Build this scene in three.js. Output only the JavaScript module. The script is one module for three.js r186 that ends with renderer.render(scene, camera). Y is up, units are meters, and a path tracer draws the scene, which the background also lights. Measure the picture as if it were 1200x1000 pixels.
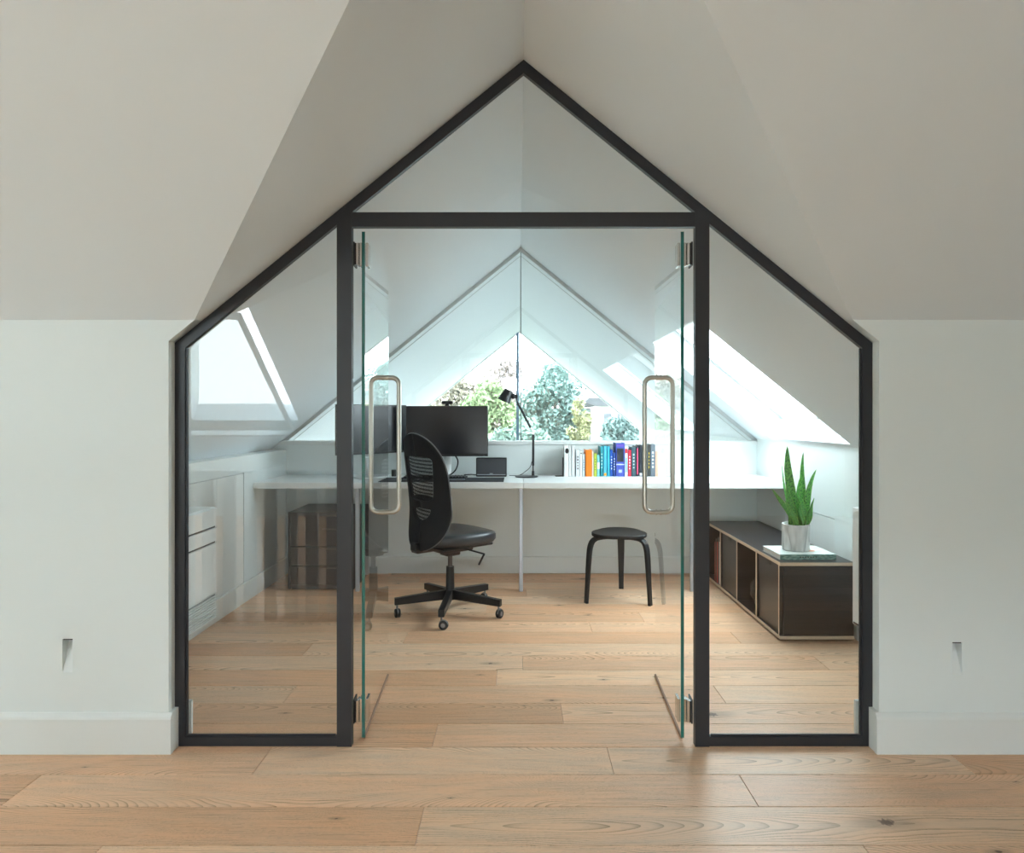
import * as THREE from 'three';
import { RoundedBoxGeometry } from 'three/addons/geometries/RoundedBoxGeometry.js';
import { mergeGeometries } from 'three/addons/utils/BufferGeometryUtils.js';
import { RectAreaLightUniformsLib } from 'three/addons/lights/RectAreaLightUniformsLib.js';
import { createNoise2D, createNoise3D } from 'simplex-noise';

// ---------------------------------------------------------------- camera, sky, exposure
const scene = new THREE.Scene();
const EYE = 1.22, FOC = 780, CX = 607, CY = 488;                 // eye height in metres; focal length and vanishing point in pixels of the 1200x1000 frame
const camera = new THREE.PerspectiveCamera(2 * Math.atan(500 / FOC) * 180 / Math.PI, 1.2, 0.05, 1200);
camera.position.set(0, EYE, 0);
camera.lookAt(0, EYE, -1);
camera.setViewOffset(1200, 1000, 600 - CX, 500 - CY, 1200, 1000);
camera.updateProjectionMatrix();

// overcast sky: one even colour, a little brighter towards the zenith
{
  const W = 64, H = 32, data = new Float32Array(W * H * 4);
  for (let j = 0; j < H; j++) {
    const el = ((j + 0.5) / H - 0.5) * Math.PI, s = Math.max(0, Math.sin(el));
    const l = 0.74 + 0.06 * s;
    for (let i = 0; i < W; i++) data.set([l * 0.88, l * 1.0, l * 1.06, 1], (j * W + i) * 4);
  }
  const t = new THREE.DataTexture(data, W, H, THREE.RGBAFormat, THREE.FloatType);
  t.mapping = THREE.EquirectangularReflectionMapping; t.magFilter = t.minFilter = THREE.LinearFilter; t.needsUpdate = true;
  scene.background = t;
  scene.backgroundIntensity = 1.0;
}
const renderer = new THREE.WebGLRenderer({ antialias: true });
renderer.toneMapping = THREE.LinearToneMapping;
renderer.toneMappingExposure = 19.8;
renderer.shadowMap.enabled = true;
RectAreaLightUniformsLib.init();

// ---------------------------------------------------------------- helpers
let seed = 12345;
const rnd = () => { seed = (seed * 1664525 + 1013904223) >>> 0; return seed / 4294967296; };
const rr = (a, b) => a + (b - a) * rnd();
const lerp = (a, b, t) => a + (b - a) * t;
const sm = (a, b, x) => { const t = Math.min(1, Math.max(0, (x - a) / (b - a))); return t * t * (3 - 2 * t); };
const V = (x, y, d) => new THREE.Vector3(x, y, -d);              // d = distance in front of the eye
const XP = (px, d) => (px - CX) * d / FOC, YP = (py, d) => EYE - (py - CY) * d / FOC;
const FD = (py) => EYE * FOC / (py - CY);                        // distance of a floor point seen at row py
const names = {};
const numbered = (n) => { const k = names[n] = (names[n] ?? -1) + 1; return k ? n + '_' + String(k).padStart(3, '0') : n; };
function tag(o, label, category, group, kind) {
  o.userData.label = label; o.userData.category = category;
  if (group) o.userData.group = group;
  if (kind) o.userData.kind = kind;
  return o;
}
function thing(name, label, category, [x, y, d] = [0, 0, 0], turn = 0, group, kind) {
  const o = new THREE.Group(); o.name = numbered(name); o.position.set(x, y, -d); o.rotation.y = turn; scene.add(o);
  return tag(o, label, category, group, kind);
}
function part(name, geos, mat, parent, label) {
  const g = Array.isArray(geos) ? (geos.length === 1 ? geos[0] : mergeGeometries(geos.map(clean))) : geos;
  const m = new THREE.Mesh(g, mat); m.name = name; m.castShadow = m.receiveShadow = true;
  if (label) m.userData.label = label;
  parent.add(m);
  return m;
}
function clean(g) {
  const h = g.index ? g.toNonIndexed() : g;
  for (const k of Object.keys(h.attributes)) if (!['position', 'normal', 'uv'].includes(k)) h.deleteAttribute(k);
  if (!h.attributes.uv) h.setAttribute('uv', new THREE.BufferAttribute(new Float32Array(h.attributes.position.count * 2), 2));
  return h;
}
function solo(name, geos, mat, label, category, group, kind) {
  const m = part(numbered(name), geos, mat, scene); return tag(m, label, category, group, kind);
}
const bx = (w, h, d, x = 0, y = 0, z = 0, r = 0.002, seg = 1) =>
  (r > 0 ? new RoundedBoxGeometry(w, h, d, seg, Math.min(r, w / 2.01, h / 2.01, d / 2.01)) : new THREE.BoxGeometry(w, h, d)).translate(x, y, z);
// box from world bounds: x0..x1, y0..y1, distance d0..d1
const wb = (x0, x1, y0, y1, d0, d1, r = 0) => bx(x1 - x0, y1 - y0, d1 - d0, (x0 + x1) / 2, (y0 + y1) / 2, -(d0 + d1) / 2, r);
const cyl = (r0, r1, h, x = 0, y = 0, z = 0, n = 24) => new THREE.CylinderGeometry(r1, r0, h, n).translate(x, y, z);
const tube = (pts, r, n = 24, k = 8, closed = false) => new THREE.TubeGeometry(new THREE.CatmullRomCurve3(pts.map((p) => p.isVector3 ? p : new THREE.Vector3(...p)), closed, 'centripetal'), n, r, k, closed);
function rod(a, b, r, n = 12, r2 = r) {
  const A = new THREE.Vector3(...a), B = new THREE.Vector3(...b), L = A.distanceTo(B);
  return new THREE.CylinderGeometry(r2, r, L, n).translate(0, L / 2, 0).applyQuaternion(new THREE.Quaternion().setFromUnitVectors(new THREE.Vector3(0, 1, 0), B.clone().sub(A).normalize())).translate(...a);
}
// beam of rectangular section between two points lying in a plane parallel to the picture; corner points given
function prism(pts2, d0, d1) {                                  // polygon in x,y, extruded from distance d1 (far) to d0 (near)
  const s = new THREE.Shape(pts2.map(([x, y]) => new THREE.Vector2(x, y)));
  return new THREE.ExtrudeGeometry(s, { depth: d1 - d0, bevelEnabled: false }).translate(0, 0, -d1);
}
const sheet = (pts2, d) => new THREE.ShapeGeometry(new THREE.Shape(pts2.map(([x, y]) => new THREE.Vector2(x, y)))).translate(0, 0, -d);   // a pane of glass
function slab(pts, holes, thick, hint) {                         // planar polygon in space, thickened outwards
  const P = pts.map((p) => V(...p)), u = P[1].clone().sub(P[0]).normalize();
  let n = new THREE.Vector3();
  for (let i = 0; i < P.length; i++) n.add(P[i].clone().sub(P[0]).cross(P[(i + 1) % P.length].clone().sub(P[0])));
  n.normalize(); if (n.dot(hint) < 0) n.negate();
  const v = n.clone().cross(u), to2 = (p) => { const q = p.clone().sub(P[0]); return new THREE.Vector2(q.dot(u), q.dot(v)); };
  const s = new THREE.Shape(P.map(to2));
  for (const h of holes) s.holes.push(new THREE.Path(h.map((p) => to2(V(...p)))));
  return new THREE.ExtrudeGeometry(s, { depth: thick, bevelEnabled: false }).applyMatrix4(new THREE.Matrix4().makeBasis(u, v, n).setPosition(P[0]));
}
const std = (color, roughness = 0.6, o = {}) => new THREE.MeshStandardMaterial({ color, roughness, ...o });
const phys = (o) => new THREE.MeshPhysicalMaterial(o);
const n2 = createNoise2D(rnd), n3 = createNoise3D(rnd);
function tex(W, H, fn, srgb = true, wrap = THREE.RepeatWrapping) {
  const data = new Uint8Array(W * H * 4);
  for (let j = 0; j < H; j++) for (let i = 0; i < W; i++) {
    const c = fn(i, j), k = (j * W + i) * 4;
    data[k] = c[0]; data[k + 1] = c[1]; data[k + 2] = c[2]; data[k + 3] = c[3] ?? 255;
  }
  const t = new THREE.DataTexture(data, W, H); t.magFilter = THREE.LinearFilter; t.minFilter = THREE.LinearMipmapLinearFilter; t.generateMipmaps = true;
  t.wrapS = t.wrapT = wrap; if (srgb) t.colorSpace = THREE.SRGBColorSpace; t.needsUpdate = true;
  return t;
}

// ---------------------------------------------------------------- materials
const M = {
  paint: std(0xe9efee, 0.75),
  ceilingPaint: std(0xe3eaee, 0.8),
  trim: std(0xe9ecea, 0.45),
  black: std(0x2a2b30, 0.42),
  glass: phys({ color: 0xfdfefe, roughness: 0, transmission: 1, thickness: 0, ior: 1.75 }),
  roofGlass: phys({ color: 0xd3d9d8, roughness: 0, transmission: 1, thickness: 0, ior: 1.5 }),   // coated double glazing of the roof windows
  glassEdge: phys({ color: 0x1d6f66, roughness: 0.12, clearcoat: 0.6 }),
  chrome: std(0xcfcac4, 0.18, { metalness: 1 }),
  nickel: std(0xbdb8ae, 0.3, { metalness: 1 }),
  channel: std(0xc4c9c9, 0.5),
  alu: std(0xb3b8bf, 0.42, { metalness: 0.6 }),
  deskWhite: std(0xeef0ef, 0.32),
  blackPlastic: std(0x1f1f22, 0.42),
  darkSatin: std(0x28282b, 0.3),
  fabricBlack: std(0x202023, 0.9),
  leather: phys({ color: 0x303236, roughness: 0.36, clearcoat: 0.25, clearcoatRoughness: 0.4 }),
  baseBlack: std(0x1b1a1c, 0.36),
  brownDark: std(0x30231f, 0.45),
  white: std(0xeceeed, 0.4),
  screen: std(0x232227, 0.22),
  bezel: std(0x18181a, 0.45),
  seal: phys({ color: 0x9a7760, roughness: 0.5 }),
};

// oak: twelve boards in one sheet, each strip 2.4 m x 0.187 m
const STRIPS = 11, SW = 2048, SH = 186;
const PL = 2.4, PW = 0.187;
const boards = [];
for (let s = 0; s < STRIPS; s++) {
  const knots = [];
  const n = s % 3 === 0 ? 3 : 1;
  for (let k = 0; k < n; k++) knots.push([rr(0.08, PL - 0.08), rr(0.02, PW - 0.02), rr(0.0025, 0.006) * (rnd() < 0.2 ? 1.8 : 1)]);
  if (s === 4) knots.push([1.62, 0.105, 0.019]);
  boards.push({ knots, pith: rr(-0.05, 0.24), a: rr(0, 100), tone: rr(-0.06, 0.06), freq: rr(85, 150), cath: rr(0.03, 0.10) });
}
function boardAt(s, x, y) {
  const b = boards[s], o = b.a;
  let yy = y + 0.012 * n2(x * 1.3 + o, y * 4 + s * 7) + 0.004 * n2(x * 5 + o, y * 16);
  let dark = 0;
  for (const [kx, ky, kr] of b.knots) {
    const dx = (x - kx) / 3.0, dy = y - ky, r = Math.hypot(dx, dy) + 1e-6;
    yy += dy / r * kr * 1.5 * Math.exp(-r / (kr * 3));
    const e = Math.hypot((x - kx) / 1.5, dy) * (1 + 0.35 * n2(x * 60 + o, y * 60));
    dark = Math.max(dark, 1 - sm(kr * 0.35, kr * 1.15, e), 0.28 * (1 - sm(kr * 0.6, kr * 2.6, Math.hypot((x - kx) / 3, dy))));
  }
  const hgt = 0.05 + b.cath * (1 + n2(x * 0.55 + o, 3.3));
  const rad = Math.hypot((yy - b.pith) * 1.0, hgt * 0.9) * b.freq * 2.0;
  const ring = rad - Math.floor(rad), line = Math.pow(ring, 5) * (0.55 + 0.45 * n2(x * 2 + o, rad * 0.2));
  const fibre = n2(x * 9 + o, y * 620) * 0.5 + n2(x * 30 + o, y * 1300) * 0.3;
  const pore = Math.max(0, n2(x * 22 + o, y * 900 + 50) - 0.55) * 1.6 * (0.3 + ring);
  const cloud = n2(x * 1.1 + o, y * 9 + s) * 0.55 + n2(x * 3.7 + o, y * 30) * 0.35;
  const streak = Math.max(0, n2(x * 1.6 + o + 40, y * 75 + s * 3) - 0.62) * 1.3;
  return { line, fibre, pore, cloud, dark, streak, tone: b.tone };
}
const oakMap = tex(SW, 2048, (i, j) => {
  const s = Math.min(STRIPS - 1, Math.floor(j / SH)), y = ((j - s * SH) / SH) * PW, x = i / SW * PL;
  const q = boardAt(s, x, y);
  const l = 1 + q.tone * 0.7 + 0.045 * q.cloud - 0.3 * q.line + 0.05 * q.fibre - 0.22 * q.pore - 0.3 * q.streak;
  const w = 1 - 0.16 * q.line - 0.05 * q.cloud - 0.1 * q.streak;
  let r = 240 * l, g = 202 * l * (0.5 + 0.5 * w), b = 168 * l * w;
  r = lerp(r, 92, q.dark * 0.85); g = lerp(g, 66, q.dark * 0.85); b = lerp(b, 50, q.dark * 0.85);
  return [Math.min(255, r), Math.min(255, g), Math.min(255, b)];
});
const oakBump = tex(1024, 1024, (i, j) => {
  const jj = j * 2, s = Math.min(STRIPS - 1, Math.floor(jj / SH)), y = ((jj - s * SH) / SH) * PW, x = i / 1024 * PL;
  const q = boardAt(s, x, y), v = 190 + 30 * q.fibre - 70 * q.line - 80 * q.pore - 30 * q.dark;
  const c = Math.max(0, Math.min(255, v)); return [c, c, c];
}, false);
const oakMats = [0xffffff, 0xf8efe8, 0xfff8f2, 0xf0e2d6, 0xfffdfa, 0xf5e6d9].map((c) =>
  std(c, 0.4, { map: oakMap, bumpMap: oakBump, bumpScale: 0.0006 }));

// ---------------------------------------------------------------- the shell
const RX = 0.021, RY = 2.54, S = 0.812;                          // cross gable: ridge and fall
const NRM = Math.hypot(1, S), TH = 0.25;
const slopeY = (x) => RY - S * Math.abs(x - RX);
const WD = 2.415, WD2 = 2.55, KY = 1.57, MS = 0.745;             // knee wall facing the camera: face, back, height; fall of the main roof
const XL = -1.80, XR = 1.86, BD = 5.18, ED = 10.3;               // office walls, low wall behind the desk, gable end
const JL = -1.268, JR = 1.31;                                    // jambs of the opening
const vL = RX - (RY - KY) / S, vR = RX + (RY - KY) / S, vD = WD - (RY - KY) / MS;
const MR = 0.0, MY = KY + MS * (WD - MR), RD = -3.2, SX = 4.0;

// skylight openings: right slope of the office and of the space beyond the glass, rear slope behind the camera
const SKY = [[3.68, 4.86], [6.6, 7.74]], sx0 = 0.985, sx1 = 1.838;
const rearY = (d) => MY - MS * (MR - d);
const REAR = [[-3.86, -2.6]], rd0 = -1.4, rd1 = -2.95;
const NEAR = [-2.1, -1.25, 0.15, 1.05], frontY = (d) => KY + MS * (WD - d);   // roof window above the balustrade
const RW = [-1.2, 1.25, 0.08, 0.69];                              // low window in the rear wall

const ceilingGroup = thing('ceiling', 'white plastered pitched ceiling of the loft with cross gable', 'ceiling', [0, 0, 0], 0, null, 'structure');
const hR = SKY.map(([a, b]) => [[sx0, slopeY(sx0), a], [sx1, slopeY(sx1), a], [sx1, slopeY(sx1), b], [sx0, slopeY(sx0), b]]);
part('slope', slab([[RX, RY, vD], [vL, KY, WD], [JL - 0.02, slopeY(JL - 0.02), WD + 0.05], [-2.0, slopeY(-2.0), WD + 0.05], [-2.0, slopeY(-2.0), ED + 0.2], [RX, RY, ED + 0.2]], [], TH, new THREE.Vector3(-1, 1, 0)), M.ceilingPaint, ceilingGroup);
part('slope', slab([[RX, RY, vD], [vR, KY, WD], [JR + 0.02, slopeY(JR + 0.02), WD + 0.05], [2.0, slopeY(2.0), WD + 0.05], [2.0, slopeY(2.0), ED + 0.2], [RX, RY, ED + 0.2]], hR, TH, new THREE.Vector3(1, 1, 0)), M.ceilingPaint, ceilingGroup);
part('slope', slab([[-SX, KY, WD], [vL, KY, WD], [RX, RY, vD], [vR, KY, WD], [SX, KY, WD], [SX, MY, MR], [-SX, MY, MR]], [[[NEAR[0], frontY(NEAR[2]), NEAR[2]], [NEAR[1], frontY(NEAR[2]), NEAR[2]], [NEAR[1], frontY(NEAR[3]), NEAR[3]], [NEAR[0], frontY(NEAR[3]), NEAR[3]]]], TH, new THREE.Vector3(0, 1, -1)), M.ceilingPaint, ceilingGroup);
part('slope', slab([[-SX, MY, MR], [SX, MY, MR], [SX, rearY(RD), RD], [-SX, rearY(RD), RD]],
  REAR.map(([a, b]) => [[a, rearY(rd0), rd0], [b, rearY(rd0), rd0], [b, rearY(rd1), rd1], [a, rearY(rd1), rd1]]), TH, new THREE.Vector3(0, 1, 1)), M.ceilingPaint, ceilingGroup);

function skylight(n, label, centre, u, v, w, h, opts = {}) {      // u: along the width, v: up the slope
  const g = thing('window_' + n, label, 'skylight', [0, 0, 0], 0, null, 'structure');
  const nn = u.clone().cross(v);
  g.position.copy(centre); g.quaternion.setFromRotationMatrix(new THREE.Matrix4().makeBasis(u, v, nn));
  const f = opts.f ?? 0.045, z = 0.2;
  for (const s of [-1, 1]) part('frame_side', bx(f, h, 0.07, s * (w / 2 - f / 2), 0, z, 0.004), M.white, g);
  for (const s of [-1, 1]) part('frame_rail', bx(w - 2 * f, f, 0.07, 0, s * (h / 2 - f / 2), z, 0.004), M.white, g);
  part('pane', new THREE.PlaneGeometry(w - 2 * f, h - 2 * f).translate(0, 0, z + 0.012), M.roofGlass, g);
  const bar = part('ventilation_bar', bx(w * 0.72, 0.028, 0.02, 0, h / 2 - f - 0.02, z - 0.045, 0.008, 2), M.white, g);
  part('bar_bracket', bx(w * 0.1, 0.03, 0.03, 0, h / 2 - f / 2 - 0.012, z - 0.04, 0.006), M.alu, bar);
  return g;
}
const hypo = NRM * (sx1 - sx0);
const upR = V(-1, S, 0).normalize(), away = new THREE.Vector3(0, 0, -1);
SKY.forEach(([a, b], i) => skylight(i + 1, ['white framed skylight in the sloped ceiling above the black cabinet', 'white framed skylight beyond the glass gable above the books'][i],
  V((sx0 + sx1) / 2, slopeY((sx0 + sx1) / 2), (a + b) / 2), away.clone().negate().cross(new THREE.Vector3(0, 0, 0)).add(away), upR, b - a, hypo));
const upRear = V(0, MS, 1).normalize();
REAR.forEach(([a, b], i) => skylight(i + 3, 'white framed roof window mirrored in the fixed glass beside the drawers',
  V((a + b) / 2, (rearY(rd0) + rearY(rd1)) / 2, (rd0 + rd1) / 2), new THREE.Vector3(-1, 0, 0), upRear, b - a, Math.hypot(rd0 - rd1, rearY(rd0) - rearY(rd1)), { f: 0.028 }));

skylight(4, 'white framed roof window above the white stair balustrade', V((NEAR[0] + NEAR[1]) / 2, (frontY(NEAR[2]) + frontY(NEAR[3])) / 2, (NEAR[2] + NEAR[3]) / 2), new THREE.Vector3(1, 0, 0), V(0, MS, -1).normalize(), NEAR[1] - NEAR[0], (NEAR[3] - NEAR[2]) * Math.hypot(1, MS));
// the same overcast daylight as area lights lying in the window openings (three.js has no sky light indoors)
const DAY = new THREE.Color(0.88, 1, 1.06), DAYL = 0.4;
function daylight(centre, inward, w, h, along, k = 1) {
  const l = new THREE.RectAreaLight(DAY, DAYL * k, w, h); l.name = 'window_daylight';
  const z = inward.clone().normalize().negate(), x = along.clone().normalize(), y = z.clone().cross(x);
  l.position.copy(centre); l.quaternion.setFromRotationMatrix(new THREE.Matrix4().makeBasis(x, y, z)); scene.add(l);
}
const outNear = new THREE.Vector3(0, 1, -MS).normalize();
const outR = new THREE.Vector3(S, 1, 0).normalize(), outRear = new THREE.Vector3(0, 1, MS).normalize();
for (const [a, b] of SKY) daylight(V((sx0 + sx1) / 2, slopeY((sx0 + sx1) / 2), (a + b) / 2).addScaledVector(outR, 0.2), outR.clone().negate(), b - a - 0.1, hypo - 0.1, away, a < 5 ? 0.35 : 0.1);
daylight(V((NEAR[0] + NEAR[1]) / 2, (frontY(NEAR[2]) + frontY(NEAR[3])) / 2, (NEAR[2] + NEAR[3]) / 2).addScaledVector(outNear, 0.2), outNear.clone().negate(), 0.75, 1.02, new THREE.Vector3(1, 0, 0), 0.15);
for (const [a, b] of REAR) daylight(V((a + b) / 2, (rearY(rd0) + rearY(rd1)) / 2, (rd0 + rd1) / 2).addScaledVector(outRear, 0.2), outRear.clone().negate(), b - a - 0.1, 1.8, new THREE.Vector3(1, 0, 0), 0.12);
daylight(new THREE.Vector3((RW[0] + RW[1]) / 2, (RW[2] + RW[3]) / 2, -RD + 0.05), new THREE.Vector3(0, 0, -1), RW[1] - RW[0] - 0.1, RW[3] - RW[2] - 0.1, new THREE.Vector3(1, 0, 0), 0.7);

// knee walls facing the camera, each with the slot of a step light
const NICHE = [[-1.653, -1.616, 0.291, 0.412], [1.576, 1.611, 0.281, 0.4]];
function frontWall(side) {
  const s = new THREE.Shape(), L = side < 0, [a, b, c, e] = NICHE[L ? 0 : 1];
  const pts = L ? [[-SX, 0], [JL, 0], [JL, slopeY(JL)], [vL, KY], [-SX, KY]] : [[JR, 0], [SX, 0], [SX, KY], [vR, KY], [JR, slopeY(JR)]];
  s.setFromPoints(pts.map((p) => new THREE.Vector2(...p)));
  s.holes.push(new THREE.Path([[a, c], [b, c], [b, e], [a, e]].map((p) => new THREE.Vector2(...p))));
  const g = new THREE.ExtrudeGeometry(s, { depth: WD2 - WD, bevelEnabled: false }).translate(0, 0, -WD2);
  solo(L ? 'wall_front_left' : 'wall_front_right', g, M.paint, L ? 'white knee wall beside the glazed partition, end nearer the drawers' : 'white knee wall beside the glazed partition, end nearer the plant', 'wall', null, 'structure');
  const t = thing('step_light', L ? 'small recessed step light in the knee wall on the drawer side' : 'small recessed step light in the knee wall on the plant side', 'step light', [(a + b) / 2, c, WD], 0, 'recessed step lights');
  const H = e - c, W = b - a, wedge = new THREE.Shape([[0, 0], [-0.05, 0], [-0.05, H], [-0.045, H]].map((p) => new THREE.Vector2(...p)));
  part('sloped_back', new THREE.ExtrudeGeometry(wedge, { depth: W - 0.001, bevelEnabled: false }).rotateY(-Math.PI / 2).scale(1, 1, 1).translate((W - 0.001) / 2, 0, 0), M.trim, t);
  part('lens', bx(W - 0.002, 0.004, 0.036, 0, H - 0.003, -0.022, 0), M.blackPlastic, t, 'dark lens in the top of the slot');
}
frontWall(-1); frontWall(1);

// baseboards of the near room: moulded top edge, returned into the opening up to the frame
function baseProfile(len) {                                       // x = outwards, y = up, extruded len
  const p = [[0, 0], [0.016, 0], [0.016, 0.126], [0.013, 0.134], [0.004, 0.146], [0, 0.146]];
  return new THREE.ExtrudeGeometry(new THREE.Shape(p.map((q) => new THREE.Vector2(...q))), { depth: len, bevelEnabled: false });
}
{
  const fl = baseProfile(SX + JL + 0.016).rotateY(-Math.PI / 2).translate(JL + 0.016, 0, -WD);
  const rl = wb(JL, JL + 0.014, 0, 0.146, WD - 0.001, 2.462);
  solo('baseboard_front_left', [clean(fl), clean(rl)], M.trim, 'tall white baseboard on the knee wall at the drawer side', 'baseboard', null, 'structure');
  const fr = baseProfile(SX - JR + 0.016).rotateY(-Math.PI / 2).translate(SX, 0, -WD);
  const r2 = wb(JR - 0.014, JR, 0, 0.146, WD - 0.001, 2.462);
  solo('baseboard_front_right', [clean(fr), clean(r2)], M.trim, 'tall white baseboard on the knee wall at the plant side', 'baseboard', null, 'structure');
  // inner side of the same walls
  solo('baseboard_inner_left', [clean(wb(XL, JL + 0.016, 0, 0.13, WD2, WD2 + 0.016, 0.003))], M.trim, 'short white baseboard behind the fixed glass at the drawer side', 'baseboard', null, 'structure');
  solo('baseboard_inner_right', [clean(wb(JR - 0.016, XR, 0, 0.13, WD2, WD2 + 0.016, 0.003))], M.trim, 'short white baseboard behind the fixed glass at the plant side', 'baseboard', null, 'structure');
}

// office side walls. Left: knee wall with a ledge; right: straight up to the slope
const LEDGE = 0.96;
const LOW = -2.7;
{
  const g = thing('wall_left', 'white knee wall with flush cupboard panels and ledge behind the air unit', 'wall', [0, 0, 0], 0, null, 'structure');
  part('wall_body', wb(-2.1, XL - 0.018, LOW, LEDGE, WD2, BD + 0.12), M.paint, g);
  const seams = [2.55, 3.06, 3.52, 3.98, 4.37, BD], yT = 0.845;
  part('top_band', wb(XL - 0.02, XL, yT + 0.003, LEDGE, WD2, BD, 0.002), M.paint, g);
  for (let i = 0; i < 4; i++) part('cupboard_panel', wb(XL - 0.02, XL - 0.001, 0.02, yT, seams[i] + 0.0012, seams[i + 1] - 0.0012, 0.001), M.trim, g);
  part('wall_panel', wb(XL - 0.02, XL, 0, yT + 0.003, 4.3725, BD), M.paint, g);
  part('upper_wall', wb(-2.1, -1.95, LEDGE, 1.2, WD2, BD + 0.12), M.paint, g);
  part('far_wall', wb(-2.1, -1.90, LOW, 1.2, BD + 0.12, ED), M.paint, g);
  solo('baseboard_left', [clean(wb(XL, XL + 0.016, 0, 0.13, WD2 + 0.016, BD, 0.003))], M.trim, 'white baseboard running below the cupboard panels and air unit', 'baseboard', null, 'structure');
}
{
  const g = thing('wall_right', 'white side wall behind the low black cabinet with flush panel', 'wall', [0, 0, 0], 0, null, 'structure');
  part('wall_body', wb(XR + 0.018, 2.15, LOW, 1.2, WD2, ED), M.paint, g);
  part('wall_panel', wb(XR, XR + 0.02, 0.616, 1.1, WD2, BD), M.paint, g);
  part('wall_panel', wb(XR, XR + 0.02, 0, 0.6185, WD2, 3.91), M.paint, g);
  part('cupboard_panel', wb(XR + 0.001, XR + 0.02, 0.02, 0.613, 3.913, 4.62, 0.001), M.trim, g);
  part('wall_panel', wb(XR, XR + 0.02, 0, 0.616, 4.6225, BD), M.paint, g);
  solo('baseboard_right', [clean(wb(XR - 0.016, XR, 0, 0.13, WD2 + 0.016, BD, 0.003))], M.trim, 'white baseboard between the wall convector and the black cabinet', 'baseboard', null, 'structure');
}
{
  const g = thing('wall_back', 'low white wall behind the desk below the glass gable', 'wall', [0, 0, 0], 0, null, 'structure');
  part('wall_body', wb(-1.95, XR + 0.1, LOW, 1.0, BD, BD + 0.12), M.paint, g);
  part('sill', wb(-1.94, XR + 0.1, 1.0, 1.027, BD - 0.012, BD + 0.13, 0.003), M.trim, g);
  solo('baseboard_back', [clean(wb(XL + 0.016, XR - 0.016, 0, 0.13, BD - 0.016, BD, 0.003))], M.trim, 'white baseboard on the low wall under the desk', 'baseboard', null, 'structure');
}
// near room: sides and rear, closed; the lower space beyond the office, closed
solo('wall_side_left', wb(-SX - 0.2, -SX, -0.2, 3.4, RD - 0.2, WD2), M.paint, 'white end wall of the loft at the balustrade side', 'wall', null, 'structure');
solo('wall_side_right', wb(SX, SX + 0.2, -0.2, 3.4, RD - 0.2, WD2), M.paint, 'white end wall of the loft at the plant side', 'wall', null, 'structure');
{
  const shp = new THREE.Shape([[-SX, 0], [SX, 0], [SX, rearY(RD) + 0.3], [-SX, rearY(RD) + 0.3]].map((p) => new THREE.Vector2(...p)));
  shp.holes.push(new THREE.Path([[RW[0], RW[2]], [RW[1], RW[2]], [RW[1], RW[3]], [RW[0], RW[3]]].map((p) => new THREE.Vector2(...p))));
  solo('wall_rear', new THREE.ExtrudeGeometry(shp, { depth: 0.2, bevelEnabled: false }).translate(0, 0, -RD), M.paint, 'white low rear wall under the roof windows facing the partition', 'wall', null, 'structure');
  const g = thing('window_8', 'long low white framed window in the rear wall facing the glass doors', 'window', [0, 0, 0], 0, null, 'structure');
  const d0 = RD - 0.15, d1 = RD - 0.09, f = 0.05, mid = (RW[0] + RW[1]) / 2;
  for (const [a, b] of [[RW[0], RW[0] + f], [mid - f / 2, mid + f / 2], [RW[1] - f, RW[1]]]) part('frame_post', wb(a, b, RW[2], RW[3], d0, d1, 0.003), M.white, g);
  for (const [a, b] of [[RW[0] + f, mid - f / 2], [mid + f / 2, RW[1] - f]]) {
    part('frame_rail', wb(a, b, RW[2], RW[2] + f, d0, d1, 0.003), M.white, g); part('frame_rail', wb(a, b, RW[3] - f, RW[3], d0, d1, 0.003), M.white, g);
    part('pane', sheet([[a, RW[2] + f], [b, RW[2] + f], [b, RW[3] - f], [a, RW[3] - f]], d0 + 0.02), M.glass, g);
  }
}
solo('floor_lower', wb(-2.1, 2.15, LOW - 0.15, LOW, BD, ED + 0.2), std(0xd9c7b2, 0.5), 'pale wooden floor of the open space below the far gable', 'floor', null, 'structure');
solo('wall_gable', prism([[-2.1, LOW], [2.15, LOW], [2.15, 0.2], [-2.1, 0.2]], ED, ED + 0.2), M.paint, 'white wall under the far gable window', 'wall', null, 'structure');
// outer skins above the knee walls, so that no sky enters behind the eaves
solo('wall_eaves_left', [clean(wb(-SX, -2.1, -0.2, KY, WD2, WD2 + 0.1))], M.paint, 'outer wall of the eaves at the drawer side', 'wall', null, 'structure');
solo('wall_eaves_right', [clean(wb(2.1, SX, -0.2, KY, WD2, WD2 + 0.1))], M.paint, 'outer wall of the eaves at the plant side', 'wall', null, 'structure');

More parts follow.
